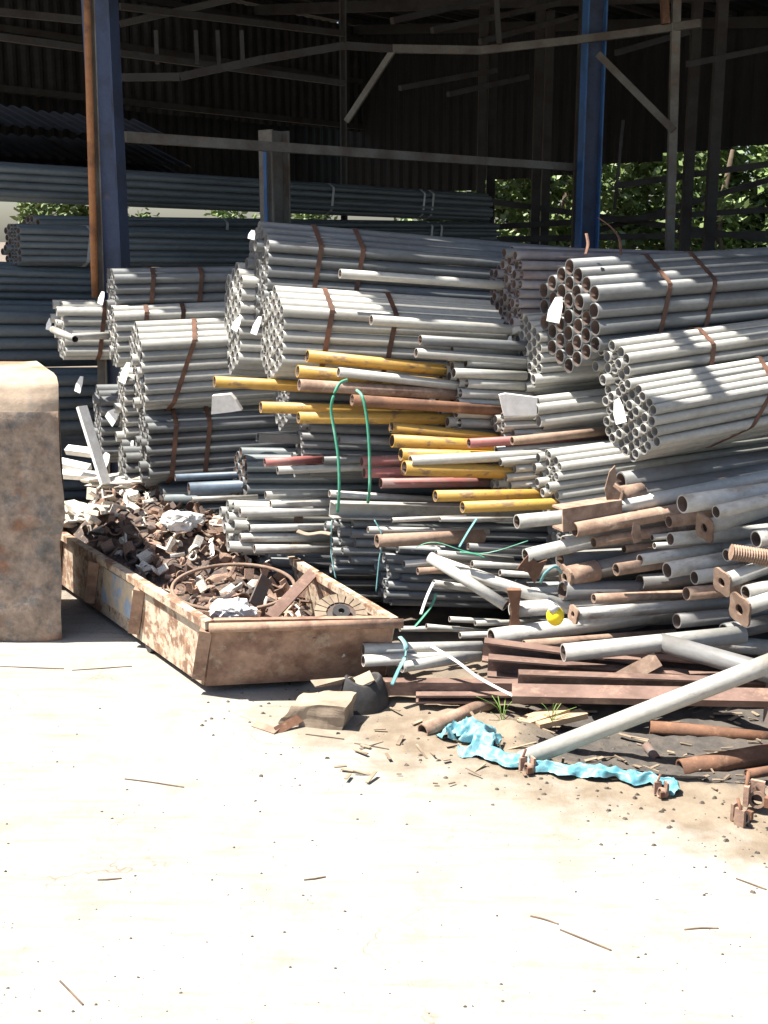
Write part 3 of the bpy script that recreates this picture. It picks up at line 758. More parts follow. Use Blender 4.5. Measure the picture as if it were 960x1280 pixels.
SC = [ # label, x0,y0,x1,y1,Y,d,mat,ext,plate,collar
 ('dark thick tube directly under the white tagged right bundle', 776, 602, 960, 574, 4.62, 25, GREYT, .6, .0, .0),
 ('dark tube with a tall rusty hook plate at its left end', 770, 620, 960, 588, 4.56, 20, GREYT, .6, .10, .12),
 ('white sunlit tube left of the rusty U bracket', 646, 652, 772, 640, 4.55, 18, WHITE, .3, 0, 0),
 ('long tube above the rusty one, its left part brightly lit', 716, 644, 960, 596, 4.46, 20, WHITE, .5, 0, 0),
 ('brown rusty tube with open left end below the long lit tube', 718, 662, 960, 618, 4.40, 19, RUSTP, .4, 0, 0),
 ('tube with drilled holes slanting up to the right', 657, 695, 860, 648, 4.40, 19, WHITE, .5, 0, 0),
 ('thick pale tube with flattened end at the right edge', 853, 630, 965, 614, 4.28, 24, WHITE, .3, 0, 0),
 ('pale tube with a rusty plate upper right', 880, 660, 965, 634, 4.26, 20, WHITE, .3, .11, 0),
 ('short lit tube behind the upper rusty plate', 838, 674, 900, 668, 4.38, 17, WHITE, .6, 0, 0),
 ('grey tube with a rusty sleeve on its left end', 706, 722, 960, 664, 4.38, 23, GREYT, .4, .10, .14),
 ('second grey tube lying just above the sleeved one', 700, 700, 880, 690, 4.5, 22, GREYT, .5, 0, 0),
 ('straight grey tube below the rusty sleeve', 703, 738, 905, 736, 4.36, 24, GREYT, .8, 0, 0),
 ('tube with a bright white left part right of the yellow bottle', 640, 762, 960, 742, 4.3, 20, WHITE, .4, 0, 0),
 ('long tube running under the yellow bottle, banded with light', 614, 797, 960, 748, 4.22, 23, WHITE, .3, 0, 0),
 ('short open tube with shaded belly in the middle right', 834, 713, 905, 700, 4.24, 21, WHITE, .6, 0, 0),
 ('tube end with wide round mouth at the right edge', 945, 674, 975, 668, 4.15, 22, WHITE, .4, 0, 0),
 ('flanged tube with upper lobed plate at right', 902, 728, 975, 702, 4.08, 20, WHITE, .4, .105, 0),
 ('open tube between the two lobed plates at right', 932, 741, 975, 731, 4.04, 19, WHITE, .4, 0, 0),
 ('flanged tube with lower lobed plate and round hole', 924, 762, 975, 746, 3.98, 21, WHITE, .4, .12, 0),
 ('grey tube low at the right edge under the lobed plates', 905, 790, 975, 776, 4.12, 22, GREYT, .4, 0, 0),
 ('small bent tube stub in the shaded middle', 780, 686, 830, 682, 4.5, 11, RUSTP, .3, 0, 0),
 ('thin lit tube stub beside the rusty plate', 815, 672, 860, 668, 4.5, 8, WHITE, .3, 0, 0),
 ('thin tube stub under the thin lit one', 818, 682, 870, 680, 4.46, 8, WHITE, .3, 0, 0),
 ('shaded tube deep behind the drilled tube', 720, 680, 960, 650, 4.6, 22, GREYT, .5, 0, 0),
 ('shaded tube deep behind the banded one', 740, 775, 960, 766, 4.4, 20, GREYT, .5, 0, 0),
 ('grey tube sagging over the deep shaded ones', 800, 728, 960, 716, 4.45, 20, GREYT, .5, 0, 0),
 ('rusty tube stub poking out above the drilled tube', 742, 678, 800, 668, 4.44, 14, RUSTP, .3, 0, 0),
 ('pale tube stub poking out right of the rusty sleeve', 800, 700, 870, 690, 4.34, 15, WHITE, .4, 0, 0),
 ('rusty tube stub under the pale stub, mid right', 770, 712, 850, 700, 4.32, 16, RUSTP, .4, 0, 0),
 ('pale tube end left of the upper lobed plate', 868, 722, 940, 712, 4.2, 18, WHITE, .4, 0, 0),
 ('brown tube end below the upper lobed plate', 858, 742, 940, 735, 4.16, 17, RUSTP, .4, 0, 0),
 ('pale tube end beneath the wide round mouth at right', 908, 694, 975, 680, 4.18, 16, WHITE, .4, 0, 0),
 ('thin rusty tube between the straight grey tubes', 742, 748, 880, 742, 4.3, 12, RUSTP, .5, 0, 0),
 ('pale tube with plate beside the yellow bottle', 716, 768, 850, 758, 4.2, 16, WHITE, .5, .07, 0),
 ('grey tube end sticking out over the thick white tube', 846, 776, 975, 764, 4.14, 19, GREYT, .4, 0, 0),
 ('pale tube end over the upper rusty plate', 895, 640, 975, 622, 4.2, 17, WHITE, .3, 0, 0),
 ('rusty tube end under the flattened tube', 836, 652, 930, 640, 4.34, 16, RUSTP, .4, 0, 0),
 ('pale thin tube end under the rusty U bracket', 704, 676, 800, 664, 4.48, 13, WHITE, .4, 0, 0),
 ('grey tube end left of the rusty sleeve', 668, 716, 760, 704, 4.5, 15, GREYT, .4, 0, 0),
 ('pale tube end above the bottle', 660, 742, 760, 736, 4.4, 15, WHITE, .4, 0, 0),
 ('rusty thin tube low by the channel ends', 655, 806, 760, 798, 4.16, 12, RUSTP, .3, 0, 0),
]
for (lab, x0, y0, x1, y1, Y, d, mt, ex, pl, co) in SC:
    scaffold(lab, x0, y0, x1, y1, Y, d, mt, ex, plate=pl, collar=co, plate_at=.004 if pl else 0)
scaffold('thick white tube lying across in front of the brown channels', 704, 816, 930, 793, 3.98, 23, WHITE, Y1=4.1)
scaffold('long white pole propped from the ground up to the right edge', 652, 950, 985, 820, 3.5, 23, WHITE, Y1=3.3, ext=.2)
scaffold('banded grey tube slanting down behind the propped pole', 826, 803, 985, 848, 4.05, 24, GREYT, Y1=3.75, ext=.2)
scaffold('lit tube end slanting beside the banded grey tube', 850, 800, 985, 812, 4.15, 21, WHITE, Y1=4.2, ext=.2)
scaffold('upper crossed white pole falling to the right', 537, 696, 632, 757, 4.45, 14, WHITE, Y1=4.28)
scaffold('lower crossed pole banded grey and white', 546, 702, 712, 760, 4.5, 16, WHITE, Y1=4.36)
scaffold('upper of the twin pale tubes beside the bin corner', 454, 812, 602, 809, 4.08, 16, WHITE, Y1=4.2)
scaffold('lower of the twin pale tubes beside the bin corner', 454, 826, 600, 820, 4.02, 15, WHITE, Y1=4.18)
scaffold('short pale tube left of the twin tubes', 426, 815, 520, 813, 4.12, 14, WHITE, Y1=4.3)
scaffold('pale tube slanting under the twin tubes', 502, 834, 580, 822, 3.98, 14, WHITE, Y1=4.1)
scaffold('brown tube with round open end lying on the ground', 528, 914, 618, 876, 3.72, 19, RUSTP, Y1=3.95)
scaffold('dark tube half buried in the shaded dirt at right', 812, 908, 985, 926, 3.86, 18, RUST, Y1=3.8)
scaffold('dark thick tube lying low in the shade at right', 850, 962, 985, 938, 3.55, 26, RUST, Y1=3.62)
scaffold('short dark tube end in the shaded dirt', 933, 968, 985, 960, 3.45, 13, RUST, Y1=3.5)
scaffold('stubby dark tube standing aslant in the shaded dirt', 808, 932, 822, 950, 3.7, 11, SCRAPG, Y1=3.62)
# U bracket and plates of rust
def plate_thing(name, label, cat, pts, thick, mat, ax=Vector((0,1,0))):
    """flat plate through world points, thickened along ax"""
    n = len(pts); vs = [q for q in pts] + [q + ax*thick for q in pts]
    fs = [tuple(range(n)), tuple(range(n, 2*n))[::-1]] + [(i, n+i, n+(i+1) % n, (i+1) % n) for i in range(n)]
    o = link(name, mesh_of(name, vs, fs, mat)); tag(o, label, cat); return o
p0 = P(697, 648, 4.43); p1 = along(p0, 800, 632, YAW)
mb = MB().prism([(-.04,-.045),(.04,-.045),(.04,-.037),(-.032,-.037),(-.032,.037),(.04,.037),(.04,.045),(-.04,.045)], 0, .26)
tag(mb.build('steel_bracket', RUSTP, None, frame(p0, p1-p0)), 'rusty U bracket left of the long lit tube', 'bracket')
plate_thing('steel_plate', 'rusty spiked plate hanging left of the drilled tube', 'plate', [P(x, y, 4.38) for x, y in ((646,712),(655,700),(662,692),(672,704),(684,700),(676,716),(668,730),(660,716))], .01, RUST)
plate_thing('steel_plate', 'tall rusty channel end left of the yellow bottle', 'plate', [P(x, y, 4.26) for x, y in ((634,738),(652,738),(648,770),(654,790),(636,790),(640,764))], .03, RUST)
plate_thing('steel_plate', 'narrow rusty hook standing above the dark tubes', 'plate', [P(x, y, 4.5) for x, y in ((760,632),(756,612),(762,590),(769,582),(771,600),(766,608),(776,616),(772,634))], .012, RUSTP)
plate_thing('steel_plate', 'rusty tab plate behind the brown tube', 'plate', [P(x, y, 4.36) for x, y in ((790,668),(792,654),(800,656),(802,676),(793,680))], .012, RUSTP)
# threaded rod
p0 = P(914, 690, 4.1); p1 = P(980, 700, 4.1)
vs, fs = [], []
pts = [p0.lerp(p1, i/40) for i in range(41)]
vs, fs = sweep(pts, [.024 if i % 2 else .030 for i in range(41)], 12)
tag(link('threaded_rod', mesh_of('threaded_rod', vs, fs, RUSTP)), 'ridged threaded rod at the right edge above the lobed plates', 'rod')

# ------------------------------------------------------------------ brown channels on the ground
def channel(label, x0, y0, Y0, x1, y1, Y1, w, h, roll=0.0, mat=CHAN, t=.007):
    p0, p1 = P(x0, y0, Y0), P(x1, y1, Y1); ax = p1-p0
    poly = [(-w/2,-h/2),(w/2,-h/2),(w/2,-h/2+t),(-w/2+t,-h/2+t),(-w/2+t,h/2-t),(w/2,h/2-t),(w/2,h/2),(-w/2,h/2)]
    o = MB().prism(poly, 0, ax.length).build('steel_channel', mat, None, frame(p0, ax, roll))
    return tag(o, label, 'channel', 'brown steel channels on the ground')
channel('widest brown channel with a flat lit web under the propped pole', 640, 866, 3.66, 995, 873, 3.56, .028, .058, R(-66))
channel('brown channel just behind the widest one, upper edge showing', 648, 850, 3.9, 995, 862, 3.85, .05, .06, R(180))
channel('brown channel third from the front under the white tube', 604, 812, 4.12, 800, 838, 4.05, .06, .075, R(180))
channel('brown channel second row beneath the third one', 610, 832, 4.06, 860, 852, 4.0, .06, .07, R(180))
channel('brown channel behind, its dark hollow side to the viewer', 640, 846, 4.1, 990, 858, 4.08, .06, .07, 0)
channel('narrow brown channel sticking out left to the cardboard box', 466, 858, 3.98, 664, 860, 3.95, .05, .045, R(-90))
channel('thin brown angle under the narrow channel', 520, 872, 3.92, 700, 872, 3.9, .04, .03, R(180))
channel('brown channel lowest at the back under the lobed plates', 780, 828, 4.2, 990, 846, 4.15, .06, .07, R(180))
def flatbar(label, x0, y0, Y0, x1, y1, Y1, w, t, mat, roll=0.0, name='steel_flat', cat='flat bar'):
    p0, p1 = P(x0, y0, Y0), P(x1, y1, Y1); ax = p1-p0
    o = MB().box(0, ax.length, -w/2, w/2, -t/2, t/2).build(name, mat, None, frame(p0, ax, roll)); return tag(o, label, cat)
flatbar('pale rusty flat bar slanting up over the brown channels', 758, 858, 3.9, 822, 824, 4.0, .055, .008, RUSTP, R(50))
flatbar('short wooden board lying under the channels by the weeds', 630, 912, 3.78, 706, 886, 3.9, .06, .02, WOOD, 0, 'board', 'board')
flatbar('second short board beside it in the dirt', 670, 906, 3.8, 730, 892, 3.88, .05, .02, WOOD, 0, 'board', 'board')
# ------------------------------------------------------------------ weathered tank at the left edge
TX1, TY0 = -1.28, 4.66
def tank():
    root = empty('storage_tank', Vector((-1.9, 5.0, 0)))
    tag(root, 'tall weathered steel tank with peeling paint at the left edge', 'tank')
    # profile in (y,z) with a rolled top edge, extruded in x; the side edge is worn and uneven
    prof = [(0, 0.0), (-.012, .12), (0, .25), (.004, .40), (-.004, .52), (.006, .60), (.0, .74), (.0, .93), (.012, .985), (.04, 1.045), (.075, 1.07), (.13, 1.08), (.6, 1.082)]
    ins = [(-.035, .0), (-.03, .12), (-.022, .25), (-.024, .40), (.008, .52), (.006, .60), (.0, .74), (.004, .93), (.006, .985), (.0, 1.045), (-.014, 1.07), (-.04, 1.08), (-.24, 1.082)]
    n = 22; vs, fs = [], []
    fine = []
    for i in range(len(prof)-1):
        for k in range(4):
            t = k/4
            fine.append((prof[i][0]*(1-t)+prof[i+1][0]*t, prof[i][1]*(1-t)+prof[i+1][1]*t, ins[i][0]*(1-t)+ins[i+1][0]*t))
    fine.append((prof[-1][0], prof[-1][1], ins[-1][0]))
    x0 = -2.6
    for (y, z, dx) in fine:
        for k in range(n):
            t = k/(n-1)
            x = x0 + (TX1 + dx - x0) * t
            rb = max(0, (t - .965)/.035)
            w = noise.fractal(Vector((x*4, z*4, 1)), 1, 2, 4)*.008
            vs.append((x - (.006*rb), TY0 + y + w + rb*rb*.03, z))
    m_ = len(fine)
    for j in range(m_-1):
        for k in range(n-1): fs.append((j*n+k, j*n+k+1, (j+1)*n+k+1, (j+1)*n+k))
    split = [i for i, f in enumerate(fine) if f[1] < .95][-1]
    body = [f for i, f in enumerate(fs) if i//(n-1) < split]; top = [f for i, f in enumerate(fs) if i//(n-1) >= split]
    # right side and back
    q = len(vs)
    side = list(range(n-1, m_*n, n))
    vs2 = vs + [(TX1-.24, TY0+.6, 0.0), (TX1-.24, TY0+.6, 1.08)]
    body.append(tuple(side) + (q+1, q))
    def compact(v_, f_):
        u_ = sorted({i for f in f_ for i in f}); mp_ = {k: i for i, k in enumerate(u_)}
        return [v_[k] for k in u_], [tuple(mp_[i] for i in f) for f in f_]
    link('front_sheet', mesh_of('front_sheet', *compact(vs2, body), TANK, True), root, I4)
    link('rolled_top', mesh_of('rolled_top', *compact(vs, top), TANKT, True), root, I4)
    MB().box(x0, TX1-.26, TY0+.02, TY0+.59, .0, .03).build('base_rail', RUST, root, I4)
tank()

# ------------------------------------------------------------------ scrap bin
NLb, NRb = G(257, 866), G(480, 854)
NL, NR = G(266, 782, .27), G(492, 779, .27)
FL, FR = G(72, 664, .27), G(262, 640, .27)
dL = (FL - NL); dR = (FR - NR)
FLb = NLb + dL*1.0; FRb = NRb + dR*1.0
for q in (NLb, NRb, FLb, FRb): q.z = .03
bin_ = empty('scrap_bin', (NLb + FRb)/2 - Vector((0,0,.03)))
tag(bin_, 'rusty cream painted steel bin heaped with scrap metal', 'bin')
def slab(name, a, b, c, d, t, mat, parent):
    """plate with corners a b c d, thickened by t along its normal"""
    n = (b-a).cross(d-a).normalized()*t
    vs = [a, b, c, d, a+n, b+n, c+n, d+n]
    return link(name, mesh_of(name, vs, [(0,3,2,1),(4,5,6,7),(0,1,5,4),(1,2,6,5),(2,3,7,6),(3,0,4,7)], mat), parent, I4)
slab('floor_plate', NLb, NRb, FRb, FLb, .008, BINR, bin_)
slab('long_side', NLb, NL, FL, FLb, .008, BINM, bin_)
slab('long_side', NRb, FRb, FR, NR, .008, BINM, bin_)
slab('end_panel', NLb, NRb, NR, NL, .008, BINR, bin_)
slab('end_panel', FLb, FL, FR, FRb, .008, BINR, bin_)
outL = Vector((-(dL.y), dL.x, 0)).normalized()
if outL.x > 0: outL = -outL
outE = Vector((0, -1, 0))
def bar(p0, p1, w, h, mat, name, parent, roll=0):
    ax = p1-p0
    return MB().box(0, ax.length, -w/2, w/2, -h/2, h/2).build(name, mat, parent, frame(p0, ax, roll))
bar(NL + outL*.012 + Vector((0,0,.004)), FL + outL*.012 + Vector((0,0,.004)), .035, .03, BINM, 'rim', bin_)
bar(NR - outL*.004 + Vector((0,0,.004)), FR - outL*.004 + Vector((0,0,.004)), .03, .03, BINM, 'rim', bin_)
bar(FL + Vector((0,0,.002)), FR + Vector((0,0,.002)), .03, .03, BINR, 'rim', bin_)
bar(NL + Vector((0,.02,.008)), NR + Vector((0,.02,.008)), .03, .02, BINR, 'rim', bin_)
r0, r1 = NL + Vector((-.01,-.02,-.002)), NR + Vector((.035,-.02,.006))
link('end_roller', tube_mesh(.017, (r1-r0).length, BINR, .004, 16), bin_, frame(r0, r1-r0))
for t in (.005, .37, .67, .95):
    a = NLb.lerp(FLb, t) + Vector((0,0,.03)); b_ = NL.lerp(FL, t) - Vector((0,0,.015))
    o = bar(a + outL*.022, b_ + outL*.022, .045, .03, BINR, 'side_rib', bin_)
for (t0, t1) in ((.42, .62),):      # faded blue lettering patch
    a, b_ = NLb.lerp(FLb, t0), NLb.lerp(FLb, t1); c, d = NL.lerp(FL, t1), NL.lerp(FL, t0)
    k = outL*.0095
    slab('faded_paint_patch', a.lerp(d, .25)+k, d.lerp(a, .12)+k, c.lerp(b_, .12)+k, b_.lerp(c, .25)+k, .001, BINB, bin_)
for t in (.62, ):
    a = NRb.lerp(FRb, t)
for (q, dx) in ((NLb.lerp(FLb, .32), .03), (NRb.lerp(FRb, .32), -.03)):
    link('wheel', tube_mesh(.034, .03, RUBBER, .02, 16), bin_, Matrix.Translation(q + Vector((dx, 0, .005))) @ Matrix.Rotation(math.atan2(outL.y, outL.x), 4, 'Z'))
seam = NLb.lerp(NRb, .56)
bar(seam + Vector((0,-.003,.02)), NL.lerp(NR, .56) + Vector((0,-.003,-.05)), .012, .004, BINR, 'weld_seam', bin_)

# heap inside the bin
def bin_pt(s, t, z):      # s along from the near end, t across from the left side
    a = NL.lerp(FL, s); b_ = NR.lerp(FR, s); q = a.lerp(b_, t); q.z = z; return q
def heap_z(s, t):
    e = min(1, max(0, min(t, 1-t)/.22))
    base = .10 + .19*min(1, max(0, (s-.12)/.5)) + .20*max(0, (s-.5)/.5)*math.sin(math.pi*min(1, max(0, t)))**.7
    return (base - .05*(1-e)) + .02*noise.noise(Vector((s*9, t*6, 2)))
hv, hf = [], []
for i in range(40):
    for j in range(20):
        s, t = .07 + .91*i/39, .04 + .92*j/19
        hv.append(bin_pt(s, t, heap_z(s, t) - .02 + .018*noise.fractal(Vector((s*40, t*22, 7)), 1, 2, 3)))
for i in range(39):
    for j in range(19): hf.append((i*20+j, i*20+j+1, (i+1)*20+j+1, (i+1)*20+j))
hp_ = link('scrap_fines', mesh_of('scrap_fines', hv, hf, FINES, False)); tag(hp_, 'dark small scrap crumbs filling the bin', 'scrap', kind='stuff')

def scrap_meshes():
    out = []
    rr = random.Random(5)
    # angle bracket, bent strip, U clip, ring, curved shell, flat plate with hole, lump
    def wobble(me_vs, k=.1): return [v + Vector((rr.uniform(-k,k), rr.uniform(-k,k), rr.uniform(-k,k)))*.1 for v in me_vs]
    for i in range(3):
        m = MB().prism([(0,0),(1,0),(1,.14),(.14,.14),(.14,.9),(0,.9)], -.3-.1*i, .3+.1*i); out.append(('scrap_bracket', m.v, m.f))
    for i in range(2):
        pts = [Vector((x, 0, .25*math.sin(x*2.2+i*2))) for x in [k*.22-1 for k in range(10)]]
        vs, fs = sweep(pts, .22, 6, .25); out.append(('scrap_strip', vs, fs))
    m = MB().prism([(-.4,0),(.4,0),(.4,.8),(.28,.8),(.28,.12),(-.28,.12),(-.28,.8),(-.4,.8)], -.25, .25); out.append(('scrap_clip', m.v, m.f))
    vs, fs = [], []
    n = 12
    for x in (-.14, .14):
        for rr_ in (.5, .32):
            for k in range(n): vs.append(Vector((x, rr_*math.cos(6.283*k/n), rr_*math.sin(6.283*k/n))))
    for k in range(n):
        j = (k+1) % n
        fs += [(k, j, 2*n+j, 2*n+k), (n+k, 3*n+k, 3*n+j, n+j), (k, n+k, n+j, j), (2*n+k, 2*n+j, 3*n+j, 3*n+k)]
    out.append(('scrap_ring', vs, fs))
    vs, fs = [], []
    for x in (-.6, .6):
        for rr_ in (.6, .52):
            for k in range(7): vs.append(Vector((x, rr_*math.cos(.2+.45*k), rr_*math.sin(.2+.45*k))))
    for k in range(6): fs += [(k, k+1, 15+k, 14+k), (7+k, 21+k, 22+k, 8+k), (k, 7+k, 8+k, k+1), (14+k, 15+k, 22+k, 21+k)]
    fs += [(0, 14, 21, 7), (6, 13, 27, 20)]
    out.append(('scrap_shell', vs, fs))
    bm = bmesh.new(); bmesh.ops.create_icosphere(bm, subdivisions=1, radius=.5)
    for v in bm.verts: v.co *= rr.uniform(.6, 1.15)
    out.append(('scrap_lump', [v.co.copy() for v in bm.verts], [tuple(v.index for v in f.verts) for f in bm.faces])); bm.free()
    return out
SM = scrap_meshes()
LAB = {'scrap_bracket': 'rusty angle bracket lying in the scrap heap', 'scrap_strip': 'bent rusty strip lying in the scrap heap', 'scrap_clip': 'rusty U clip lying in the scrap heap',
       'scrap_ring': 'rusty iron ring lying in the scrap heap', 'scrap_shell': 'curved rusty pipe shell lying in the scrap heap', 'scrap_lump': 'rusty iron lump lying in the scrap heap'}
scache = {}
def scrap_piece(k, mat, q, size, rot, extra=''):
    nm, vs, fs = SM[k]
    key = (k, mat.name)
    if key not in scache: scache[key] = mesh_of(nm, vs, fs, mat)
    word = {SCRAPM.name: '', SCRAPG.name: 'dark ', SCRAPW.name: 'pale '}[mat.name]
    lab = LAB[nm]
    if word: lab = lab.replace('rusty ', word)
    zone = ('near' if extra[0] < .38 else 'middle' if extra[0] < .68 else 'far') + (' left' if extra[1] < .5 else ' right')
    lab = lab.replace('in the scrap heap', 'in the ' + zone + ' part of the scrap heap')
    o = link(nm, scache[key], None, Matrix.Translation(q) @ rot @ Matrix.Diagonal((size, size, size, 1)))
    tag(o, lab, 'scrap metal', word + nm.replace('_', ' ') + ' pieces, ' + zone + ' part of the bin')
from mathutils import Euler
for i in range(430):
    s = .11 + .87*(i/430)**.9; t = rnd.uniform(.07, .93)
    z = heap_z(s, t)
    u_ = rnd.random()
    mat = SCRAPM if u_ < .62 else (SCRAPG if u_ < .82 else SCRAPW)
    if s > .80 and rnd.random() < .65: mat = SCRAPW
    size = rnd.uniform(.028, .062) * (1.0 if s < .8 else 1.15)
    scrap_piece(rnd.choice([0,1,2,3,3,4,4,5,6,7,7,8]), mat, bin_pt(s, t, z + size*.15), size, Euler((rnd.uniform(0,6.3), rnd.uniform(-.7,.7), rnd.uniform(0,6.3))).to_matrix().to_4x4(), (s, t))
# single things on the heap
def crumple(vs, k, f, seed=0): return [v + Vector((noise.noise(v*f + Vector((seed,0,0))), noise.noise(v*f + Vector((0,seed+3,0))), noise.noise(v*f + Vector((0,0,seed+7)))))*k for v in vs]
def bag(name, label, cat, q, sx, sy, sz, mat, seed, k=.35, rz=0.0):
    bm = bmesh.new(); bmesh.ops.create_icosphere(bm, subdivisions=4, radius=1)
    vs = [v.co.copy() for v in bm.verts]; fs = [tuple(v.index for v in f.verts) for f in bm.faces]; bm.free()
    out = []
    for v in vs:
        d = 1 + k*noise.fractal(v*1.6 + Vector((seed,seed,0)), 1, 2, 4) - abs(noise.noise(v*4.5 + Vector((seed*2,0,0))))*k*.6
        out.append(Vector((v.x*sx, v.y*sy, max(-.5, v.z)*sz))*d)
    o = link(name, mesh_of(name, out, fs, mat), None, Matrix.Translation(q) @ Matrix.Rotation(rz, 4, 'Z')); tag(o, label, cat); return o
bag('plastic_bag', 'white plastic bag at the near end of the bin', 'bag', bin_pt(.17, .30, .235), .085, .07, .055, BAGM, 3)
bag('plastic_bag', 'crumpled white bag in the middle of the scrap heap', 'bag', bin_pt(.66, .50, heap_z(.66,.5)+.04), .09, .06, .055, BAGM, 9)
bag('plastic_bag', 'grey white bag beside the crumpled one on the heap', 'bag', bin_pt(.66, .80, heap_z(.66,.8)+.04), .08, .06, .05, SCRAPW, 14)
bag('plastic_sheet', 'pale plastic sheet spread over the far end of the heap', 'sheet', bin_pt(.97, .55, heap_z(.95,.55)+.02), .26, .12, .045, SCRAPW, 21, .5, .2)
bag('plastic_sheet', 'pale torn sheet at the far left corner of the bin', 'sheet', bin_pt(1.0, .14, .33), .17, .12, .06, SCRAPW, 27, .6)
bag('plastic_sheet', 'pale torn sheet by the right rim of the bin', 'sheet', bin_pt(.93, .9, .33), .13, .12, .05, SCRAPW, 31, .6)
# hoop
hc = bin_pt(.30, .45, .25); pts = [hc + Vector((.24*math.cos(w), .15*math.sin(w), .05*math.sin(w)+.02)) for w in [6.2832*k/48 for k in range(47)]]
vs, fs = sweep(pts, .0075, 8); tag(link('wire_hoop', mesh_of('wire_hoop', vs, fs, RUSTP, True)), 'thin rusty wire hoop lying across the bin', 'hoop')
# bar across the bin
flatbar('brown flat bar leaning from the bin floor to its right rim', 338, 772, 4.22, 393, 714, 4.72, .045, .012, CHAN, R(20))
flatbar('dark square plate stuck upright in the bin', 318, 757, 4.4, 333, 722, 4.5, .055, .01, SCRAPG, R(60))
# clutch disc
dc = bin_pt(.07, .80, .265)
disc = empty('clutch_disc', dc); tag(disc, 'round slotted clutch disc leaning in the near right bin corner', 'disc')
dm = Matrix.Translation(dc) @ Matrix.Rotation(R(28), 4, 'X') @ Matrix.Rotation(R(8), 4, 'Y')
def annulus(r0, r1, h, n=36, slots=False):
    vs, fs = [], []
    for z in (0, h):
        for rr in (r0, r1):
            for k in range(n): vs.append(Vector((rr*math.cos(6.2832*k/n), rr*math.sin(6.2832*k/n), z)))
    for k in range(n):
        j = (k+1) % n
        if slots and k % 3 == 0: continue
        fs += [(k, n+k, n+j, j), (2*n+k, 2*n+j, 3*n+j, 3*n+k), (n+k, 3*n+k, 3*n+j, n+j), (k, j, 2*n+j, 2*n+k)]
    return vs, fs
link('backing_plate', mesh_of('backing_plate', *annulus(.03, .094, .004), SCRAPG), disc, dm)
for k in range(18):
    a0, a1 = 6.2832*(k+.08)/18, 6.2832*(k+.92)/18
    vs = [Vector((r_*math.cos(a), r_*math.sin(a), z)) for z in (.005, .009) for (r_, a) in ((.055,a0),(.098,a0),(.098,a1),(.055,a1))]
    link('lining_pad', mesh_of('lining_pad', vs, [(0,3,2,1),(4,5,6,7),(0,1,5,4),(1,2,6,5),(2,3,7,6),(3,0,4,7)], CHIP), disc, dm)
link('hub', mesh_of('hub', *annulus(.012, .032, .022, 24), RUBBER), disc, dm)

# ------------------------------------------------------------------ left corner bits
flatbar('white plank leaning against the left pipe bundles', 102, 508, 5.6, 132, 605, 5.5, .05, .02, PANELW, 0, 'plank', 'plank')
plate_thing('white_panel', 'white curved panel end lying on the lower left bundle', 'panel', [P(x, y, 5.2) for x, y in ((264,518),(265,495),(288,493),(294,500),(302,513),(290,515))], .06, PANELW)
plate_thing('white_panel', 'white metal panel standing among the pipes at centre', 'panel', [P(x, y, 4.93) for x, y in ((624,494),(632,492),(672,497),(671,519),(630,520))], .03, PANELW)
for i, (x0, y0, x1, y1, lab) in enumerate(((76, 578, 112, 586, 'white board offcut left of the leaning plank'), (72, 592, 130, 596, 'flat pale board under the white offcut'), (84, 562, 116, 566, 'small white board at the foot of the tank'))):
    flatbar(lab, x0, y0, 5.75-.05*i, x1, y1, 5.7-.05*i, .04, .03, PANELW, R(30), 'board', 'board')
pipe('long pale pipe lying behind the right bin rim', 240, 624, 322, 621, 5.05, 6, WHITE)

for (x, Y, lab) in ((1010, 3.6, 'timber block beyond the right edge under the channels'),):
    q = P(x, 900, Y); m = Matrix.Translation((q.x, q.y + .08, 0)) @ Matrix.Rotation(.1, 4, 'Z')
    tag(MB().prism([(-.10,0),(.16,0),(.16,.14),(.15,.15),(-.09,.15),(-.10,.14)], -.05, .05, m)  .build('timber_block', SCRAPG), lab, 'timber')
# ------------------------------------------------------------------ hoses, string, film
def strand(name, label, cat, pts, r, mat, flat=1.0, n=6):
    vs, fs = sweep(smooth_path(pts, n), r, 7, flat); o = link(name, mesh_of(name, vs, fs, mat, True)); tag(o, label, cat); return o
strand('green_hose', 'left green hose arching up among the yellow pipes', 'hose', [P(434, 475, 4.75), P(424, 480, 4.72), P(416, 498, 4.7), P(414, 515, 4.7), P(419, 545, 4.68), P(423, 575, 4.66), P(424, 612, 4.64), P(422, 640, 4.66)],   .0062, GREEN)
strand('green_hose', 'right green hose hanging down beside the left one', 'hose', [P(446, 488, 4.76), P(453, 496, 4.7), P(458, 520, 4.68), P(461, 550, 4.66), P(462, 580, 4.64), P(462, 610, 4.62), P(460, 628, 4.66)],   .0062, GREEN)
strand('plastic_string', 'teal string hanging at the glinting pipe ends', 'string', [P(468, 650, 4.58), P(478, 672, 4.55), P(474, 700, 4.54), P(470, 740, 4.5)], .003, TEAL)
strand('plastic_string', 'teal string hanging beside the taped bundle', 'string', [P(415, 650, 4.68), P(414, 690, 4.66), P(420, 724, 4.62)], .003, TEAL)
strand('plastic_ribbon', 'teal ribbon crossing above the rusty open pipe', 'ribbon', [P(596, 648, 4.5), P(585, 665, 4.48), P(574, 684, 4.46)], .007, TEAL, .3)
strand('plastic_ribbon', 'green ribbon trailing right over the crossed poles', 'ribbon', [P(520, 684, 4.48), P(545, 678, 4.46), P(600, 692, 4.44), P(660, 676, 4.4)], .004, GREEN, .4)
strand('plastic_ribbon', 'bright green ribbon lying on the pale tube stub', 'ribbon', [P(575, 690, 4.44), P(592, 692, 4.43), P(606, 697, 4.43)], .008, GREEN, .35)
strand('plastic_ribbon', 'green ribbon hanging in the dark hollow', 'ribbon', [P(545, 742, 4.42), P(540, 756, 4.4), P(530, 770, 4.36), P(518, 784, 4.32)], .006, GREEN, .35)
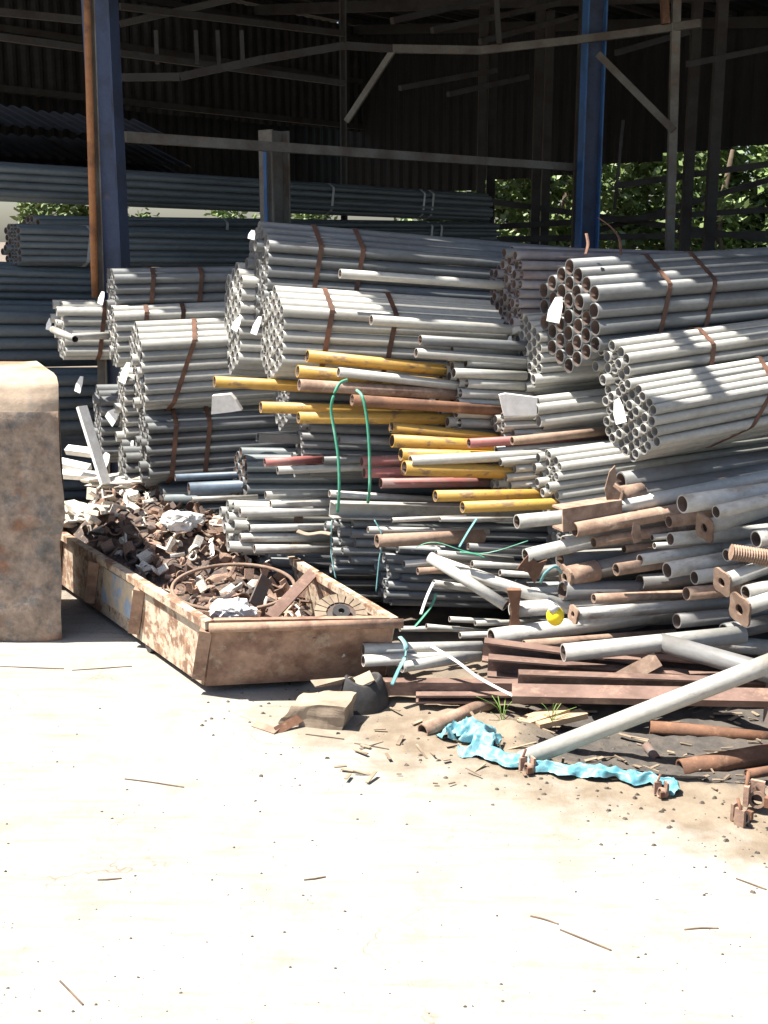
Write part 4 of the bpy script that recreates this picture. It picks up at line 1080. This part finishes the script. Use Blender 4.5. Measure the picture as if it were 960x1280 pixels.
strand('plastic_ribbon', 'white ribbon hanging beside the green one in the hollow', 'ribbon', [P(542, 728, 4.43), P(534, 745, 4.4), P(526, 768, 4.37)], .007, PANELW, .35)
strand('plastic_ribbon', 'teal strap tied round the twin pale tubes', 'ribbon', [P(500, 796, 4.02), P(507, 806, 3.98), P(506, 822, 3.96), P(498, 838, 3.94), P(490, 856, 3.92)], .009, TEAL, .3)
strand('plastic_ribbon', 'white flat strip trailing over the brown channels', 'ribbon', [P(540, 808, 4.0), P(570, 826, 3.94), P(600, 848, 3.9), P(646, 872, 3.84)], .010, PANELW, .3)
strand('bent_wire', 'dark bent wire loop left of the rusty sleeve tube', 'wire', [P(676, 728, 4.36), P(682, 716, 4.34), P(694, 708, 4.34), P(702, 716, 4.36)], .006, TEAL)
strand('steel_strap', 'broken brown strap dangling over the big right bundle', 'strap', [P(733, 292, 4.9), P(735, 305, 4.86), P(732, 318, 4.84)], .007, STRAP, .3)
strand('steel_strap', 'loose curled strap standing behind the big right bundle', 'strap', [P(748, 272, 5.2), P(764, 284, 5.15), P(774, 298, 5.1), P(776, 318, 5.05)], .006, STRAP, .3)
strand('cardboard_strip', 'torn brown cardboard strip on the taped pale pipes', 'cardboard', [P(372, 664, 4.7), P(385, 668, 4.69), P(402, 666, 4.68), P(414, 668, 4.67)], .02, CARD, .3)

# crumpled blue film along the dirt edge
def film(label, path, w, seed, hh=1.0):
    pts = smooth_path([G(x, y, z) for x, y, z in path], 22); n = len(pts); m_ = 19; vs, fs = [], []
    for i, q in enumerate(pts):
        t = (pts[min(i+1,n-1)] - pts[max(i-1,0)]).normalized(); a = Vector((-t.y, t.x, 0)).normalized()
        wi = w*(.45 + .9*abs(noise.noise(Vector((i*.05, seed, 0)))))*min(1, .3+i/14, .3+(n-1-i)/14)
        for k in range(m_):
            s = k/(m_-1)*2-1
            f = noise.fractal(Vector((i*.045, s*1.2, seed)), 1.1, 2, 5); g = abs(noise.noise(Vector((i*.07, s*1.6, seed+5))))
            vs.append(q + a*(s*wi + .02*noise.noise(Vector((i*.08, s, seed+2)))) + Vector((0, 0, max(.003, hh*(.020*(1-s*s) + .016*f + .014*(.5-g)) + .006))))
    for i in range(n-1):
        for k in range(m_-1): fs.append((i*m_+k, i*m_+k+1, (i+1)*m_+k+1, (i+1)*m_+k))
    o = link('plastic_film', mesh_of('plastic_film', vs, fs, BLUEPL, True)); tag(o, label, 'plastic film'); return o
film('crumpled blue plastic film on the dirt under the pole foot', [(572,942,.0),(600,946,0),(632,955,0),(665,963,0),(700,968,0),(735,970,0),(770,974,0),(805,978,0),(832,984,0),(846,996,0)], .045, 2)
film('bunched blue plastic film left of the pole foot', [(556,928,0),(566,921,0),(580,918,.02),(594,924,.02),(606,934,.01),(620,944,0)], .075, 8, 1.9)

# ------------------------------------------------------------------ cardboard box and half tyre
def box_crumpled():
    c = G(405, 884, .05)
    root = empty('crushed_carton', Vector((c.x, c.y, 0))); tag(root, 'crushed brown cardboard carton lying before the bin', 'carton')
    bm = bmesh.new(); bmesh.ops.create_cube(bm, size=1); bmesh.ops.subdivide_edges(bm, edges=bm.edges[:], cuts=9, use_grid_fill=True)
    vs = [v.co.copy() for v in bm.verts]; fs = [tuple(v.index for v in f.verts) for f in bm.faces]; bm.free()
    out = []
    for v in vs:
        p_ = Vector((v.x*.19, v.y*.13, (v.z+.5)*.085*(1 - .35*max(0, v.x*-2)*.6)))
        p_.x += -.05*max(0, .5-v.z)*(1 if v.x < 0 else .2)
        out.append(p_ + Vector((noise.noise(v*2.5), noise.noise(v*2.5+Vector((4,0,0))), noise.noise(v*2.5+Vector((0,9,0)))))*.007 + Vector((0,0,1))*noise.noise(v*3+Vector((3,3,0)))*.006)
    link('carton_body', mesh_of('carton_body', out, fs, CARD), root, Matrix.Translation((c.x, c.y, .0)) @ Matrix.Rotation(-.25, 4, 'Z'))
    slab('carton_flap', G(440, 848, .1), G(462, 838, .13), G(468, 850, .12), G(446, 860, .09), .004, CARD, root)
    slab('carton_flap', G(388, 850, .1), G(440, 846, .12), G(447, 854, .085), G(394, 858, .10), .004, CARD, root)
box_crumpled()
c = G(452, 894, 0); vs, fs = [], []; n = 18
for (rr, z) in ((.092, 0), (.085, .05), (.066, .105), (.058, .112), (.052, .105), (.06, .03)):
    for k in range(n):
        w = 6.2832*k/n; q = Vector((rr*math.cos(w)*(1 + .08*math.cos(3*w)), rr*math.sin(w)*.8, z*(1 + .12*math.sin(2*w+1))))
        vs.append(q + Vector((c.x, c.y + .07, 0)))
for j in range(5):
    for k in range(n): fs.append((j*n+k, j*n+(k+1) % n, (j+1)*n+(k+1) % n, (j+1)*n+k))
fs.append(tuple(range(5*n, 6*n)))
tag(link('rubber_tub', mesh_of('rubber_tub', vs, fs, RUBBER, True)), 'upturned black rubber tub beside the crushed carton', 'tub')

# ------------------------------------------------------------------ small things
yb = P(694, 770, 4.08)
o = empty('yellow_bottle', yb); tag(o, 'small yellow plastic bottle lying on the banded tube', 'bottle')
bm = bmesh.new(); bmesh.ops.create_uvsphere(bm, u_segments=20, v_segments=12, radius=.032); me = bpy.data.meshes.new('bottle_body'); bm.to_mesh(me); bm.free(); me.materials.append(YELB)
me.polygons.foreach_set('use_smooth', [True]*len(me.polygons)); link('bottle_body', me, o, Matrix.Translation(yb) @ Matrix.Diagonal((1, 1, 1.1, 1)))
link('bottle_cap', tube_mesh(.016, .03, BAGM, .006, 14), o, Matrix.Translation(yb + Vector((-.015,-.012,.02))) @ Matrix.Rotation(R(-60), 4, 'Y'))
def coupler(label, x, y, z, s, rz):
    q = G(x, y, z); root = empty('scaffold_coupler', Vector((q.x, q.y, 0))); tag(root, label, 'coupler')
    m = Matrix.Translation(q) @ Matrix.Rotation(rz, 4, 'Z')
    link('jaw', tube_mesh(.034*s, .05*s, SCRAPM, .012*s, 14), root, m @ Matrix.Rotation(.3, 4, 'Y'))
    MB().box(-.02*s, .03*s, .03*s, .05*s, -.03*s, .055*s).box(.045*s, .06*s, -.02*s, .035*s, -.025*s, .06*s).build('lug', SCRAPM, root, m)
    link('bolt', tube_mesh(.008*s, .09*s, RUST, .003*s, 10), root, m @ Matrix.Translation((-.01*s, .042*s, .02*s)) @ Matrix.Rotation(-1.2, 4, 'Y'))
    MB().box(-.012*s, .016*s, -.05*s, -.03*s, -.02*s, .02*s).build('nut', RUST, root, m)
coupler('rusty scaffold coupler at the foot of the propped pole', 657, 960, .022, .5, .4)
coupler('rusty scaffold coupler standing at the right edge', 946, 1000, .04, .72, 1.1)
coupler('rusty scaffold coupler lying before the standing one', 932, 1022, .02, .6, 2.3)
coupler('pale coupler clamp under the blue film tip', 824, 990, .018, .45, .2)
a, b_, c = G(318, 905, .005), G(345, 914, .006), G(376, 897, .03)
o = empty('tile_shard', (b_.x, b_.y, 0)); tag(o, 'broken brown tile shard lying in the sand', 'shard')
bar(a, b_ + (b_-a)*.05, .03, .006, RUSTP, 'long_piece', o, .3); bar(b_, c, .03, .006, RUST, 'short_piece', o, .9)
STK = [(156, 974, 230, 984, 'dark straight twig on the pale ground at left'), (663, 1145, 698, 1155, 'thin twig in front of the longer one at right'), (700, 1162, 764, 1188, 'longest twig on the pale ground at right'),
       (0, 833, 80, 836, 'thin dark rod lying at the left edge'), (90, 838, 165, 833, 'second thin rod in the sand left of the bin'), (380, 1100, 407, 1096, 'short pale twig at centre foreground'),
       (855, 1162, 898, 1160, 'thin twig at the right foreground'), (75, 1226, 104, 1256, 'thin grass stalk at the lower left'), (880, 918, 960, 926, 'thin stick in the shaded dirt'), (382, 918, 430, 924, 'twig in the dirt right of the tile shard'),
       (920, 1098, 958, 1112, 'twig at the right edge of the dirt'), (122, 1100, 152, 1098, 'faint twig at the left foreground'), (443, 929, 486, 937, 'dark twig lying left of the blue bag')]
for x0, y0, x1, y1, lab in STK:
    p0, p1 = G(x0, y0, .001), G(x1, y1, .001)
    m_ = (p0+p1)/2 + Vector((rnd.uniform(-.004,.004), rnd.uniform(-.004,.004), .001))
    for q in (p0, m_, p1): q.z += ground_z(q.x, q.y)
    strand('twig', lab, 'twig', [p0, m_, p1], .0022, TWIG)
# weeds by the channel ends
for (x, y, lab) in ((628, 905, 'thin green weed growing by the channel ends'), (690, 905, 'second sparse weed under the brown channels')):
    b_ = G(x, y); w = empty('weed', b_); tag(w, lab, 'weed')
    for k in range(6):
        a = rnd.uniform(0, 6.28); h = rnd.uniform(.05, .11)
        pts = [b_, b_ + Vector((math.cos(a)*.02, math.sin(a)*.02, h*.6)), b_ + Vector((math.cos(a)*rnd.uniform(.04,.09), math.sin(a)*.06, h))]
        vs, fs = sweep(smooth_path(pts, 4), .0018, 5, .5); link('leaf_blade', mesh_of('leaf_blade', vs, fs, WEED, True), w, I4)
# pebbles, crumbs and chips: nobody could count them
mb = MB()
def chip(q, s, flat=1.0):
    a = rnd.uniform(0, 6.28); pts = []
    for k in range(6):
        w = 6.2832*k/6 + a; r_ = s*rnd.uniform(.6, 1.1)
        pts.append(q + Vector((r_*math.cos(w), r_*math.sin(w)*.7, 0)))
    top = [p_*.45 + q*.55 + Vector((0,0, s*flat*rnd.uniform(.5,.9))) for p_ in pts]
    mb.add(pts + top, [(k, (k+1) % 6, 6+(k+1) % 6, 6+k) for k in range(6)] + [tuple(range(6, 12))])
for i in range(420):
    q = G(rnd.uniform(-20, 980), rnd.uniform(880, 1275)); q.z = ground_z(q.x, q.y) - .001
    chip(q, rnd.choice((.002,.002,.003,.003,.004,.006)), .9)
for i in range(380):
    x = rnd.uniform(250, 980); y0 = 880 + max(0, (x-480))*.36
    q = G(x, y0 + rnd.gauss(0, 38)); q.z = ground_z(q.x, q.y) - .001
    chip(q, rnd.choice((.003,.004,.004,.006,.008,.011)), .8)
tag(mb.build('pebbles', STONE), 'small dark pebbles and crumbs scattered over the pale ground', 'pebbles', kind='stuff')
mb = MB()
for i in range(170):
    x = rnd.uniform(420, 975); y = rnd.uniform(835, 985) + max(0, x-700)*.03
    q = G(x, y); q.z = ground_z(q.x, q.y) + rnd.uniform(.0, .012)
    a = Vector((rnd.uniform(-1,1), rnd.uniform(-.7,.7), rnd.uniform(-.1,.15))).normalized()*rnd.choice((.008,.012,.02,.03,.05))
    b_ = Vector((-a.y, a.x, 0)).normalized()*rnd.uniform(.002,.007)
    n = Vector((0,0,.003))
    vs = [q-a-b_, q+a-b_, q+a+b_, q-a+b_]; mb.add(vs + [v_+n for v_ in vs], [(4,5,6,7),(0,1,5,4),(1,2,6,5),(2,3,7,6),(3,0,4,7)])
tag(mb.build('wood_chips', CHIP), 'splinters and dry chips littered under the scrap channels', 'litter', kind='stuff')
